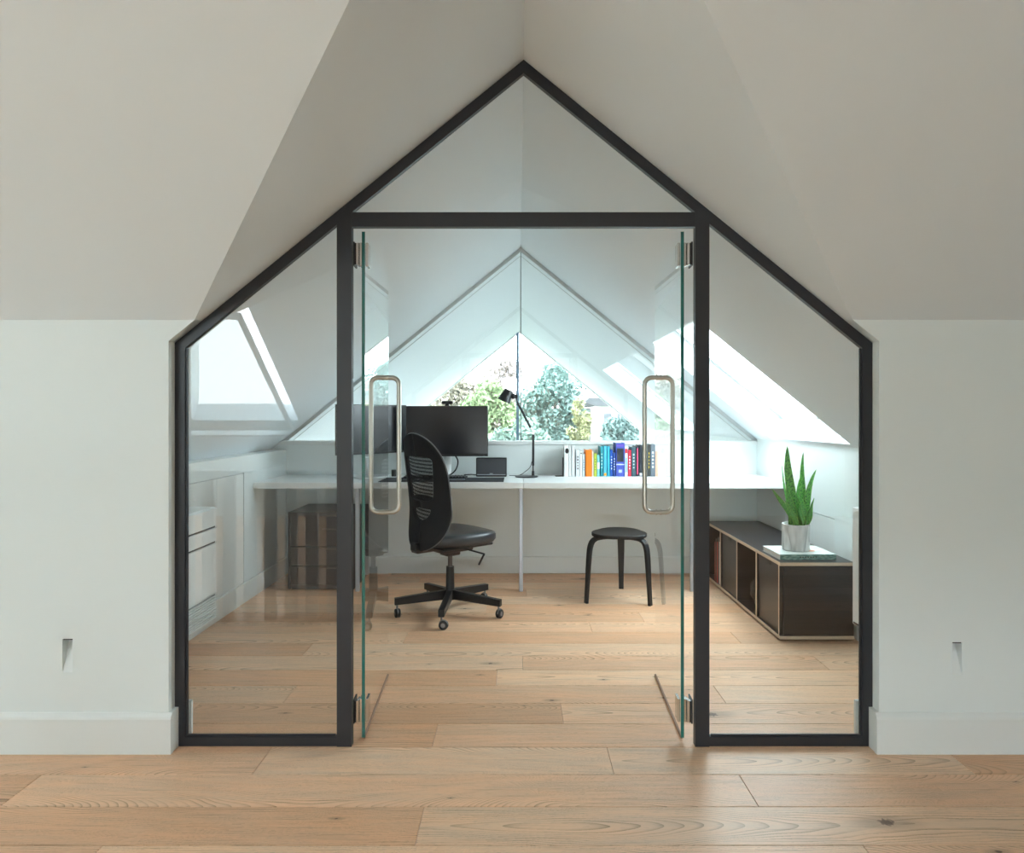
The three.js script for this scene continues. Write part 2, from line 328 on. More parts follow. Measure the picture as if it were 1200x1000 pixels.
// ---------------------------------------------------------------- floor of oak boards
{
  const fl = thing('floor', 'wide light oak plank floor with dark knots', 'floor', [0, 0, 0], 0, null, 'structure');
  part('subfloor', [wb(-SX, SX, -0.2, -0.017, RD, WD2), wb(-2.1, 2.15, -0.2, -0.017, WD2, BD + 0.1)], std(0x6d543e, 0.9), fl);
  const G0 = 2.453, joints = { '-1': [-0.906, 1.56], '-2': [-1.62, 0.752], '-3': [-0.293, 1.7], '-4': [-1.18, 0.98], '0': [-0.317], '1': [-1.35, 0.18], '2': [-1.0, 0.884], '3': [-0.1], '4': [0.023, 1.5], '5': [-1.1, 0.98], '6': [-0.62, 1.2], '7': [0.42], '8': [-1.2, 0.75], '9': [-0.2] };
  const strip = { '-2': [4, 6, 8], '-3': [2, 4, 4], '-1': [0, 3, 1] };
  const plank = (x0, x1, d0, d1, k) => {
    const g = 0.0009, c = 0.0016, t = 0.016;
    x0 += g * 0.6; x1 -= g * 0.6; d0 += g; d1 -= g;
    const L = x1 - x0, u0 = rr(0, Math.max(0, PL - L)), pos = [], uv = [], nor = [];
    const flip = rnd() < 0.5 && k === undefined, st = k ?? Math.floor(rnd() * STRIPS);
    const uvOf = (x, d) => { const uu = (u0 + (x - x0)) / PL, vv = (d - d0) / PW; return [flip ? 1 - uu : uu, (st * SH + 2 + (SH - 4) * Math.min(1, Math.max(0, flip ? 1 - vv : vv))) / 2048]; };
    const quad = (a, b, e, f) => {
      const n = new THREE.Vector3().subVectors(b, a).cross(new THREE.Vector3().subVectors(e, a)).normalize();
      for (const p of [a, b, e, a, e, f]) { pos.push(p.x, p.y, p.z); nor.push(n.x, n.y, n.z); uv.push(...uvOf(p.x, -p.z)); }
    };
    const q = (x, y, d) => V(x, y, d);
    const T = [q(x0 + c, 0, d0 + c), q(x1 - c, 0, d0 + c), q(x1 - c, 0, d1 - c), q(x0 + c, 0, d1 - c)];
    const E = [q(x0, -c, d0), q(x1, -c, d0), q(x1, -c, d1), q(x0, -c, d1)];
    const B = [q(x0, -t, d0), q(x1, -t, d0), q(x1, -t, d1), q(x0, -t, d1)];
    quad(T[0], T[1], T[2], T[3]);
    for (let i = 0; i < 4; i++) { const j = (i + 1) % 4; quad(E[i], E[j], T[j], T[i]); quad(B[i], B[j], E[j], E[i]); }
    const geo = new THREE.BufferGeometry();
    geo.setAttribute('position', new THREE.Float32BufferAttribute(pos, 3)); geo.setAttribute('normal', new THREE.Float32BufferAttribute(nor, 3)); geo.setAttribute('uv', new THREE.Float32BufferAttribute(uv, 2));
    part('plank', geo, oakMats[Math.floor(rnd() * oakMats.length)], fl);
  };
  for (let k = -31; k <= 14; k++) {
    const d0 = Math.max(RD, G0 + k * PW), d1 = Math.min(BD, G0 + (k + 1) * PW);
    if (d1 - d0 < 0.01) continue;
    const a = k < 0 ? -SX : XL, b = k < 0 ? SX : XR;
    const xs = [a], J = (joints[k] ?? [rr(-1.2, 1.2)]).slice();
    while (J[0] - a > PL) J.unshift(J[0] - rr(1.5, 2.3));
    while (b - J[J.length - 1] > PL) J.push(J[J.length - 1] + rr(1.5, 2.3));
    for (let i = 1; i < J.length; i++) if (J[i] - J[i - 1] > PL) J.splice(i, 0, (J[i] + J[i - 1]) / 2);
    xs.push(...J.filter((x) => x > a + 0.05 && x < b - 0.05), b);
    for (let i = 0; i + 1 < xs.length; i++) plank(xs[i], xs[i + 1], d0, d1);
  }
}

// ---------------------------------------------------------------- black gabled partition with fixed panes
const FD0 = 2.459, FD1 = 2.48, PX = 0.003153;
const fX = (px) => (px - CX) * PX, fY = (py) => EYE - (py - CY) * PX;
{
  const g = thing('window_5', 'black steel gable-shaped partition frame with fixed clear panes', 'partition', [0, 0, 0], 0, null, 'structure');
  const t = 0.038, c = t * Math.hypot(1, S), yL = slopeY(JL), yR = slopeY(JR), post = 0.054;
  const pL0 = fX(395), pL1 = fX(412.3), pR0 = fX(814.5), pR1 = fX(831);
  const tr0 = fY(266), tr1 = fY(249), b1 = fY(864);
  const cut = 0.002, ry = RY - 0.002;
  const sy = (x) => ry - S * Math.abs(x - RX);
  part('rafter', prism([[JL, sy(JL)], [JL + t, sy(JL + t) - c], [RX, ry - c], [RX, ry]], FD0, FD1), M.black, g);
  part('rafter', prism([[JR, sy(JR)], [RX, ry], [RX, ry - c], [JR - t, sy(JR - t) - c]], FD0, FD1), M.black, g);
  part('side_post', prism([[JL, 0], [JL + t, 0], [JL + t, sy(JL + t) - c], [JL, sy(JL)]], FD0, FD1), M.black, g);
  part('side_post', prism([[JR, 0], [JR, sy(JR)], [JR - t, sy(JR - t) - c], [JR - t, 0]], FD0, FD1), M.black, g);
  part('door_post', prism([[pL0, 0], [pL1, 0], [pL1, tr1 - 0.001], [pL0, sy(pL0) - c]], FD0 - 0.004, FD1 + 0.004), M.black, g);
  part('door_post', prism([[pR0, 0], [pR1, 0], [pR1, sy(pR1) - c], [pR0, tr1 - 0.001]], FD0 - 0.004, FD1 + 0.004), M.black, g);
  part('transom', wb(pL0 + 0.01, pR1 - 0.01, tr0, tr1, FD0 - 0.003, FD1 + 0.003), M.black, g);
  part('bottom_rail', wb(JL + t, pL0, 0, b1, FD0, FD1), M.black, g);
  part('bottom_rail', wb(pR1, JR - t, 0, b1, FD0, FD1), M.black, g);
  // slim glazing beads
  const bd = 0.008, GD = 2.474;
  part('glazing_bead', [wb(JL + t, JL + t + bd, b1, sy(JL + t) - c - 0.002, GD - 0.01, GD - 0.004), wb(JL + t + bd, pL0 - bd, b1, b1 + bd, GD - 0.01, GD - 0.004)], M.black, g);
  part('glazing_bead', [wb(JR - t - bd, JR - t, b1, sy(JR - t) - c - 0.002, GD - 0.01, GD - 0.004), wb(pR1 + bd, JR - t - bd, b1, b1 + bd, GD - 0.01, GD - 0.004)], M.black, g);
  const e = 0.004, gp = (pts) => sheet(pts, GD);
  part('pane', gp([[JL + t - e, b1 - e], [pL0 + e, b1 - e], [pL0 + e, sy(pL0) - c + e], [JL + t - e, sy(JL + t) - c + e]]), M.glass, g);
  part('pane', gp([[pR1 - e, b1 - e], [JR - t + e, b1 - e], [JR - t + e, sy(JR - t) - c + e], [pR1 - e, sy(pR1) - c + e]]), M.glass, g);
  const hw = (ry - c - tr1) / S;
  part('pane', gp([[RX - hw, tr1], [RX + hw, tr1], [RX, ry - c + e]]), M.glass, g);
}

// ---------------------------------------------------------------- two frameless glass door leaves, opened inwards
const DOORD = 2.503, LEAF = 0.632;
function doorLeaf(n, x, turn, side, label) {                      // local x runs from the hinge edge to the free edge; side: +1 if the post is on local +z... 
  const g = thing('door_' + n, label, 'door', [x, 0, DOORD], turn, null, 'structure');
  const y0 = 0.012, y1 = fY(268), th = 0.012;
  part('glass_leaf', new THREE.PlaneGeometry(LEAF, y1 - y0).translate(LEAF / 2, (y0 + y1) / 2, 0), M.glass, g);
  part('glass_edge', wbl(-0.003, 0, y0, y1, th), M.glassEdge, g, 'teal polished glass edge');
  part('bottom_seal', bx(LEAF - 0.02, 0.009, 0.008, LEAF / 2, 0.0065, 0, 0.002), M.seal, g, 'tan seal strip along the foot of the glass');
  for (const yc of [YP(834, 2.5), YP(297.5, 2.5)]) {
    const h = part('hinge', [bx(0.05, 0.088, 0.01, 0.03, yc, side * 0.0115, 0.002), bx(0.05, 0.088, 0.01, 0.03, yc, -side * 0.0115, 0.002)], M.chrome, g, 'polished chrome glass clamp hinge');
    part('hinge_barrel', [cyl(0.011, 0.011, 0.08, 0.006, yc, side * 0.026, 20), bx(0.028, 0.086, 0.008, 0.016, yc, side * 0.02, 0.002)], M.chrome, h);
    part('hinge_plate', bx(0.055, 0.09, 0.006, 0.022, yc, side * 0.0355, 0.001), M.blackPlastic, h);
  }
  const hx = 0.53, hy0 = 0.783, hy1 = 1.396, w = 0.063, r = 0.032;
  const pts = [];
  const arc = (cy, cz, a0) => { for (let i = 0; i <= 6; i++) { const a = a0 + i / 6 * Math.PI / 2; pts.push([hx, cy + Math.sin(a) * r, cz + Math.cos(a) * r]); } };
  arc(hy1 - r, w - r, 0); arc(hy1 - r, -w + r, Math.PI / 2); arc(hy0 + r, -w + r, Math.PI); arc(hy0 + r, w - r, Math.PI * 1.5);
  const path = new THREE.CurvePath();
  for (let i = 0; i < pts.length; i++) path.add(new THREE.LineCurve3(new THREE.Vector3(...pts[i]), new THREE.Vector3(...pts[(i + 1) % pts.length])));
  const hd = part('pull_handle', new THREE.TubeGeometry(path, 260, 0.0108, 12, true), M.nickel, g, 'brushed steel back-to-back pull handle');
  for (const y of [hy0, hy1]) for (const s of [-1, 1]) part('mounting_collar', new THREE.CylinderGeometry(0.013, 0.013, 0.006, 16).rotateX(Math.PI / 2).translate(hx, y, s * 0.0098), M.nickel, hd);
  return g;
}
function wbl(x0, x1, y0, y1, th) { return bx(x1 - x0, y1 - y0, th, (x0 + x1) / 2, (y0 + y1) / 2, 0, 0); }
doorLeaf(1, XP(426, 2.503), Math.PI / 2 + 0.047, -1, 'frameless glass door leaf hinged on the drawer side post, standing open');
doorLeaf(2, XP(799.5, 2.503), Math.PI / 2 - 0.043, 1, 'frameless glass door leaf hinged on the plant side post, standing open');

// ---------------------------------------------------------------- glass gable behind the desk, and the far gable window
{
  const g = thing('window_6', 'frameless glass gable above the low wall behind the desk', 'glass gable', [0, 0, 0], 0, null, 'structure');
  const d = BD + 0.03, y0 = 1.027, c = 0.024 * NRM;
  const ex = (y) => (RY - y) / S;
  for (const s of [-1, 1]) {
    part('channel', prism(s < 0 ? [[RX - ex(1.03), 1.03], [RX - ex(1.03) + c / S, 1.03], [RX, RY - c], [RX, RY - 0.001]] : [[RX + ex(1.03) - c / S, 1.03], [RX + ex(1.03), 1.03], [RX, RY - 0.001], [RX, RY - c]], d - 0.012, d + 0.012), M.channel, g, 'pale grey metal glazing channel');
    part('bead', prism(s < 0 ? [[RX - ex(1.03) + 2.0 * c / S, 1.03], [RX - ex(1.03) + 2.12 * c / S, 1.03], [RX, RY - 2.12 * c], [RX, RY - 2.0 * c]] : [[RX + ex(1.03) - 2.12 * c / S, 1.03], [RX + ex(1.03) - 2.0 * c / S, 1.03], [RX, RY - 2.0 * c], [RX, RY - 2.12 * c]], d - 0.007, d + 0.007), M.channel, g);
    const x = RX - 0.001;
    part('pane', sheet(s < 0 ? [[RX - ex(y0) + 0.02, y0], [x, y0], [x, RY - 0.02]] : [[RX + 0.003, y0], [RX + ex(y0) - 0.02, y0], [RX + 0.003, RY - 0.02]], d), M.glass, g);
  }
  part('joint', wb(RX - 0.0022, RX + 0.0042, y0, RY - c * 1.2, d - 0.006, d + 0.006), std(0x80878a, 0.5), g, 'grey silicone joint between the two panes');
}
{
  const g = thing('window_7', 'tall gable window with slim mullion looking onto the garden trees', 'window', [0, 0, 0], 0, null, 'structure');
  const d = ED + 0.03, y0 = 0.2, t = 0.018, c = t * NRM;
  const ex = (y) => (RY - y) / S;
  part('mullion', wb(-0.026, 0.016, y0, RY - 0.02, d - 0.03, d + 0.05), std(0x5d7a92, 0.5), g, 'blue grey mullion');
  part('sill_rail', wb(-2.1, 2.15, y0, y0 + 0.04, d - 0.03, d + 0.05), M.white, g);
  for (const s of [-1, 1]) {
    part('frame_rafter', prism(s < 0 ? [[RX - ex(1.0), 1.0], [RX - ex(1.0) + c / S, 1.0], [RX, RY - c], [RX, RY - 0.001]] : [[RX + ex(1.0) - c / S, 1.0], [RX + ex(1.0), 1.0], [RX, RY - 0.001], [RX, RY - c]], d - 0.02, d + 0.04), M.white, g);
    part('pane', sheet(s < 0 ? [[-1.9, y0], [-0.01, y0], [-0.01, RY - 0.03], [-1.8, 1.06], [-1.9, 0.98]] : [[0.0, y0], [1.86, y0], [1.86, 1.04], [0.05, RY - 0.03], [0.0, RY - 0.03]], d), M.glass, g);
  }
}

// ---------------------------------------------------------------- desk
const DY = 0.768, DF = 4.52;
{
  const g = thing('desk', 'white desktop half carrying the monitors, two grey legs', 'desk', [XP(515, 4.8), 0, 4.85], 0, 'white desks along the low wall');
  const put = (m) => { m.position.sub(g.position); };
  put(part('desktop', wb(XL + 0.002, 0.036, DY - 0.04, DY, DF, BD - 0.002, 0.003), M.deskWhite, g));
  put(part('leg', wb(-1.131, -1.104, 0, DY - 0.04, 4.625, 4.652, 0.003), M.alu, g));
  put(part('leg', wb(0.008, 0.035, 0, DY - 0.04, 4.625, 4.652, 0.003), M.alu, g));
  const h = thing('desk', 'white desktop half carrying the row of books, one grey leg', 'desk', [1, 0, 4.85], 0, 'white desks along the low wall');
  const put2 = (m) => { m.position.sub(h.position); };
  put2(part('desktop', wb(0.037, XR - 0.002, DY - 0.04, DY, DF, BD - 0.002, 0.003), M.deskWhite, h));
  put2(part('leg', wb(1.2, 1.227, 0, DY - 0.04, 4.625, 4.652, 0.003), M.alu, h));
}

// drawer unit under the desk
{
  const x0 = -1.604, x1 = -1.145, d0 = 4.64, H = 0.55, w = x1 - x0, dep = 0.46;
  const g = thing('drawer_unit', 'dark brown drawer unit standing under the white desk', 'drawers', [(x0 + x1) / 2, 0, d0 + dep / 2]);
  part('body', [bx(w, 0.02, dep, 0, H - 0.01, 0), bx(0.018, H - 0.03, dep, -w / 2 + 0.009, H / 2 - 0.0, 0), bx(0.018, H - 0.03, dep, w / 2 - 0.009, H / 2, 0), bx(w - 0.036, H - 0.05, 0.012, 0, H / 2, -dep / 2 + 0.008), bx(w - 0.036, 0.018, dep - 0.02, 0, 0.03, 0), bx(w - 0.02, 0.02, dep - 0.06, 0, 0.01, -0.02)], M.brownDark, g);
  for (let i = 0; i < 4; i++) {
    const h = i === 3 ? 0.1 : 0.128, y = i === 3 ? 0.04 + 3 * 0.131 + 0.055 : 0.045 + i * 0.135 + 0.064;
    const dr = part('drawer_front', bx(w - 0.04, h, 0.018, 0, y, dep / 2 - 0.006, 0.002), M.brownDark, g);
    part('finger_pull', bx(0.1, 0.01, 0.008, 0.06, y + h / 2 - 0.012, dep / 2 + 0.005, 0.003), std(0x55443f, 0.35), dr);
  }
}

// ---------------------------------------------------------------- things on the desk
function monitor(label, x, d, turn, w, h, yb) {
  const g = thing('monitor', label, 'monitor', [x, DY, d], turn, 'monitors on the desk');
  const y0 = yb - DY, tilt = -0.03;
  const hs = part('housing', bx(w, h, 0.022, 0, y0 + h / 2, 0, 0.004, 2), M.bezel, g);
  part('screen', bx(w - 0.014, h - 0.026, 0.003, 0, y0 + h / 2 + 0.006, 0.0105, 0), M.screen, g);
  part('rear_bulge', bx(w * 0.42, h * 0.5, 0.035, 0, y0 + h / 2, -0.026, 0.012, 2), M.bezel, g);
  part('power_light', bx(0.004, 0.002, 0.002, w * 0.45, y0 + 0.006, 0.011, 0), M.white, hs);
  const neck = tube([[0, 0.012, -0.02], [0, 0.06, -0.045], [0, y0 * 0.75, -0.062], [0, y0 + 0.09, -0.05]], 0.019, 24, 12).scale(1.5, 1, 1);
  part('stand_neck', neck, M.white, g, 'white curved stand arm');
  part('stand_base', bx(0.22, 0.012, 0.15, 0, 0.006, -0.02, 0.005, 2), M.white, g, 'white stand foot');
  return g;
}
const MD = 4.99;
{
  const m = monitor('black desktop monitor with webcam on top standing square to the desk', XP(524, MD), MD, 0, 0.612, 0.377, 0.92), o = m.position;
  part('power_cable', tube([V(XP(532, 5.0), 0.93, 5.06), V(XP(536, 5.0), 0.88, 5.04), V(XP(534, 5.0), 0.82, 5.02), V(XP(527, 5.0), 0.779, 5.0), V(XP(522, 5), 0.776, 4.99)].map((p) => p.sub(o)), 0.0055, 40, 8), M.blackPlastic, m, 'thick black cable');
}
monitor('black desktop monitor turned at an angle, seen through the glass door', -1.068, 4.88, 0.83, 0.612, 0.36, 0.945);
{
  const g = thing('webcam', 'small black webcam clipped on top of the monitor', 'webcam', [XP(524, MD), 1.297, MD]);
  part('body', new THREE.CapsuleGeometry(0.013, 0.058, 6, 16).rotateZ(Math.PI / 2).translate(0, 0.026, 0.006), M.blackPlastic, g);
  part('lens', new THREE.CylinderGeometry(0.009, 0.009, 0.006, 20).rotateX(Math.PI / 2).translate(0, 0.026, 0.02), M.darkSatin, g);
  part('clip', [bx(0.03, 0.016, 0.03, 0, 0.008, -0.002, 0.003), bx(0.03, 0.03, 0.005, 0, -0.01, -0.0155, 0.002)], M.blackPlastic, g);
}
{
  const w = 0.228, h = 0.142, g = thing('speaker', 'dark grey rectangular table speaker with grille beside the monitor', 'speaker', [XP(576, 5.0), DY, 5.0], -0.03);
  part('case', bx(w, h, 0.06, 0, h / 2, 0, 0.006, 2), M.blackPlastic, g);
  part('grille', bx(w - 0.014, h - 0.03, 0.006, 0, h / 2 + 0.006, 0.0295, 0.002), std(0x4a4b50, 0.55), g, 'grey perforated grille');
  part('trim_strip', bx(w - 0.014, 0.006, 0.006, 0, 0.016, 0.03, 0.001), M.alu, g);
  part('emblem', bx(0.024, 0.006, 0.003, 0.0, 0.024, 0.033, 0.001), M.alu, g);
}
solo('desk_mat', bx(0.86, 0.004, 0.3, (XP(450, 4.72) + XP(589, 4.7)) / 2, DY + 0.002, -4.72, 0.001), std(0x3a3b3f, 0.75), 'dark grey desk mat under the keyboard', 'desk mat');
{
  const g = thing('keyboard', 'black keyboard with grey edge on the desk mat', 'keyboard', [XP(510, 4.74), DY + 0.0042, 4.74]);
  part('case', bx(0.45, 0.018, 0.14, 0, 0.009, 0, 0.004, 2), M.blackPlastic, g);
  part('edge_strip', bx(0.44, 0.005, 0.004, 0, 0.006, 0.071, 0.001), M.alu, g);
  const ks = [];
  for (let r = 0; r < 5; r++) for (let c = 0; c < 20; c++) ks.push(bx(0.018, 0.008, 0.02, -0.205 + c * 0.0216, 0.021, -0.05 + r * 0.025, 0.002));
  const k = part('keys', ks, M.darkSatin, g); k.userData.kind = 'stuff';
}
solo('pen_cup', new THREE.LatheGeometry([[0, 0], [0.017, 0], [0.018, 0.002], [0.018, 0.05], [0.016, 0.05], [0.015, 0.004], [0, 0.004]].map((p) => new THREE.Vector2(...p)), 24).translate(XP(461.5, 5.0), DY, -5.0), M.blackPlastic, 'small black cup on the desk behind the chair back', 'cup');
solo('cable', tube([V(XP(543, 5.0), 0.7735, 5.08), V(XP(549, 5.0), 0.777, 5.06), V(XP(552, 5.0), 0.777, 5.07), V(XP(556, 5.0), 0.773, 5.09), V(XP(561, 5), 0.773, 5.1)], 0.004, 30, 8), M.blackPlastic, 'short black cable lying between monitor foot and speaker', 'cable');

// desk lamp
{
  const d = 4.95, bxp = XP(617, d), g = thing('desk_lamp', 'black jointed desk lamp with small conical shade on a round foot', 'lamp', [bxp, DY, d]);
  const L = (px, py, dz = 0) => [XP(px, d) - bxp, YP(py, d) - DY, dz];
  part('base', new THREE.LatheGeometry([[0, 0], [0.083, 0], [0.085, 0.003], [0.083, 0.009], [0.02, 0.013], [0, 0.013]].map((p) => new THREE.Vector2(...p)), 48), M.darkSatin, g);
  const st = L(624.8, 555);
  part('post', [cyl(0.011, 0.009, 0.035, st[0], 0.028, 0), cyl(0.005, 0.005, 0.05, st[0], 0.065, 0)], M.darkSatin, g);
  const elbow = L(625, 507.5), head = L(604.5, 468);
  part('lower_arm', rod([st[0], 0.085, 0], [elbow[0], elbow[1] - 0.012, 0], 0.0088), M.darkSatin, g);
  part('elbow_joint', [new THREE.CylinderGeometry(0.01, 0.01, 0.022, 18).rotateX(Math.PI / 2).translate(...elbow), rod(elbow, [lerp(elbow[0], head[0], 0.18), lerp(elbow[1], head[1], 0.18), 0], 0.004)], M.chrome, g, 'bright metal elbow');
  part('upper_arm', rod([lerp(elbow[0], head[0], 0.16), lerp(elbow[1], head[1], 0.16), 0], [lerp(elbow[0], head[0], 0.9), lerp(elbow[1], head[1], 0.9), 0], 0.0088), M.darkSatin, g);
  part('head_joint', [new THREE.SphereGeometry(0.02, 20, 14).translate(head[0] - 0.02, head[1] + 0.022, 0), rod([head[0] - 0.02, head[1] + 0.022, 0], [head[0] + 0.012, head[1] + 0.02, 0], 0.014), rod([lerp(elbow[0], head[0], 0.88), lerp(elbow[1], head[1], 0.88), 0], [head[0], head[1] + 0.015, 0], 0.0045)], M.darkSatin, g);
  const sh = new THREE.LatheGeometry([[0.001, 0.062], [0.03, 0.062], [0.033, 0.058], [0.052, -0.032], [0.0505, -0.032], [0.031, 0.055], [0.001, 0.058]].map((p) => new THREE.Vector2(...p)), 36);
  const s0 = L(592.5, 466);
  part('shade', sh.rotateZ(-0.42).translate(...s0), M.darkSatin, g);
  part('bulb', new THREE.SphereGeometry(0.018, 16, 12).translate(s0[0] - 0.004, s0[1] + 0.01, 0), M.white, g);
  const c = (px, py, dz) => new THREE.Vector3(...L(px, py, dz));
  part('cord', tube([c(623.5, 541, 0), c(621, 548, -0.01), c(615, 553.5, -0.02), new THREE.Vector3(-0.06, 0.004, -0.088), new THREE.Vector3(-0.13, 0.004, -0.1)], 0.0025, 40, 6), M.blackPlastic, g);
}

// books on the desk
{
  const d0 = 4.985, z = (q) => 640 + q / 7.5;
  const list = [ // x range and top in the zoomed crop, colour, label, extra
    [158, 200, 150, 0xf0f0ee, 'white thick book with a round black dot on its spine', 'dot'],
    [201, 223, 150, 0xe9eae8, 'plain white book beside the black dotted one'],
    [225, 253, 152, 0xe2e4e4, 'tall pale grey book among the white ones'],
    [261, 297, 192, 0xdcdfe0, 'pale grey book with small dark lettering, next to the tall white books', 'text', 0x55585c],
    [299, 318, 205, 0xf2f2ee, 'slim white book with dark dot near the top', 'top', 0x333333],
    [320, 345, 230, 0xdfe6ea, 'short pale blue white book left leaning by the orange one', 'text', 0x9bb4c4],
    [348, 403, 190, 0xf27f1b, 'bright orange thick book', null],
    [404, 419, 202, 0xefece2, 'slim cream book beside the orange one'],
    [421, 446, 222, 0xb9c64a, 'short lime green book', 'text', 0x6b7a1e],
    [448, 472, 236, 0x7cc7cf, 'short pale turquoise book with white band', 'band', 0xf4f4f0],
    [478, 503, 160, 0x2a8f9d, 'tall teal book beside the sky blue one', 'text', 0xbfe3e6],
    [506, 535, 156, 0x4fb4d0, 'tall sky blue book with orange foot', 'foot', 0xf0a030],
    [537, 562, 160, 0x35a3bd, 'tall cyan book between the sky blue and royal blue ones'],
    [565, 588, 192, 0x2257b8, 'royal blue book of middle height', 'text', 0xdfe8f5],
    [589, 612, 216, 0x1e3f86, 'short navy book with pale lettering', 'text', 0xd7dfee],
    [614, 690, 130, 0x4250a8, 'thick purple blue book with dark picture panel on its spine', 'panel'],
    [693, 718, 170, 0xe6eaf2, 'white book with a red patch near its top', 'patch', 0xd3293a],
    [721, 749, 192, 0xcf2d45, 'crimson red book beside the slate teal one', 'text', 0xf3d0d4],
    [752, 789, 166, 0x3c5660, 'dark slate teal book with pale lettering', 'text', 0xbfd0d0],
    [792, 818, 160, 0x2a2b36, 'black book with pink stripe down the spine', 'stripe', 0xd9426a],
    [820, 849, 150, 0x23262f, 'tall charcoal book with white foot mark', 'foot', 0xd0d2d6],
    [851, 872, 156, 0x787c86, 'mid grey book behind the door handle'],
    [874, 893, 158, 0x4e5258, 'dark grey book behind the door handle'],
    [895, 916, 150, 0x3d3d3c, 'dark book with yellow lettering', 'text', 0xd8c040],
    [918, 960, 142, 0x5d6670, 'tall slate grey book with pale lettering', 'text', 0xd8dde0],
    [962, 985, 205, 0xe59a63, 'short apricot book at the end of the row'],
  ];
  for (const [a, b, top, col, label, extra, col2] of list) {
    const x0 = XP(z(a), d0), x1 = XP(z(b), d0), w = x1 - x0 - 0.0012, h = (426 - top) / 7.5 * d0 / FOC, dep = Math.min(0.165, 0.11 + h * 0.2) + rr(-0.006, 0.006);
    const dz = rr(0, 0.01), g = thing('book', label, 'book', [(x0 + x1) / 2, DY, d0 + dz], 0, 'books standing on the desk');
    const m = std(col, 0.5), t = Math.min(0.0025, w * 0.2);
    const zf = -dep / 2;
    part('cover', [bx(t, h, dep, -w / 2 + t / 2, h / 2, zf, 0.0006), bx(t, h, dep, w / 2 - t / 2, h / 2, zf, 0.0006), bx(w, h, t, 0, h / 2, -t / 2, 0.0012)], m, g);
    part('pages', bx(w - 2 * t, h - 0.006, dep - 0.008, 0, h / 2, zf - 0.001, 0), std(0xe9e3d6, 0.85), g);
    const lab = (ww, hh, y, c, n = 'spine_label') => part(n, bx(ww, hh, 0.0006, 0, y, 0.0002, 0), std(c, 0.5), g);
    if (extra === 'dot') part('spine_emblem', new THREE.CylinderGeometry(0.02, 0.02, 0.0007, 28).rotateX(Math.PI / 2).scale(0.7, 1, 1).translate(0.004, h - 0.043, 0.0002), std(0x17171a, 0.4), g);
    if (extra === 'text') for (let i = 0; i < 5; i++) lab(w * 0.35, h * rr(0.03, 0.07), h * (0.3 + i * 0.11), col2);
    if (extra === 'top') lab(w * 0.5, 0.009, h - 0.015, col2);
    if (extra === 'band') lab(w * 0.96, h * 0.3, h * 0.5, col2);
    if (extra === 'foot') lab(w * 0.8, h * 0.09, h * 0.07, col2);
    if (extra === 'stripe') lab(w * 0.4, h * 0.86, h * 0.5, col2);
    if (extra === 'patch') { lab(w * 0.9, h * 0.16, h * 0.88, col2); lab(w * 0.5, h * 0.5, h * 0.4, 0x5b9bd2); }
    if (extra === 'panel') { lab(w * 0.8, h * 0.4, h * 0.64, 0x262a30); lab(w * 0.94, h * 0.03, h * 0.36, 0xc8d0ea); lab(w * 0.4, h * 0.09, h * 0.16, 0xaab6e0); lab(w * 0.9, h * 0.06, h * 0.92, 0x6b4fb0); }
  }
  const bd = thing('bookend', 'thin black metal bookend beside the white dotted book', 'bookend', [XP(z(151), d0), DY, d0 + 0.05]);
  part('upright', bx(0.003, 0.14, 0.1, 0, 0.07, 0, 0.001), M.blackPlastic, bd);
  part('foot', bx(0.06, 0.002, 0.1, -0.028, 0.001, 0, 0.0005), M.blackPlastic, bd);
}

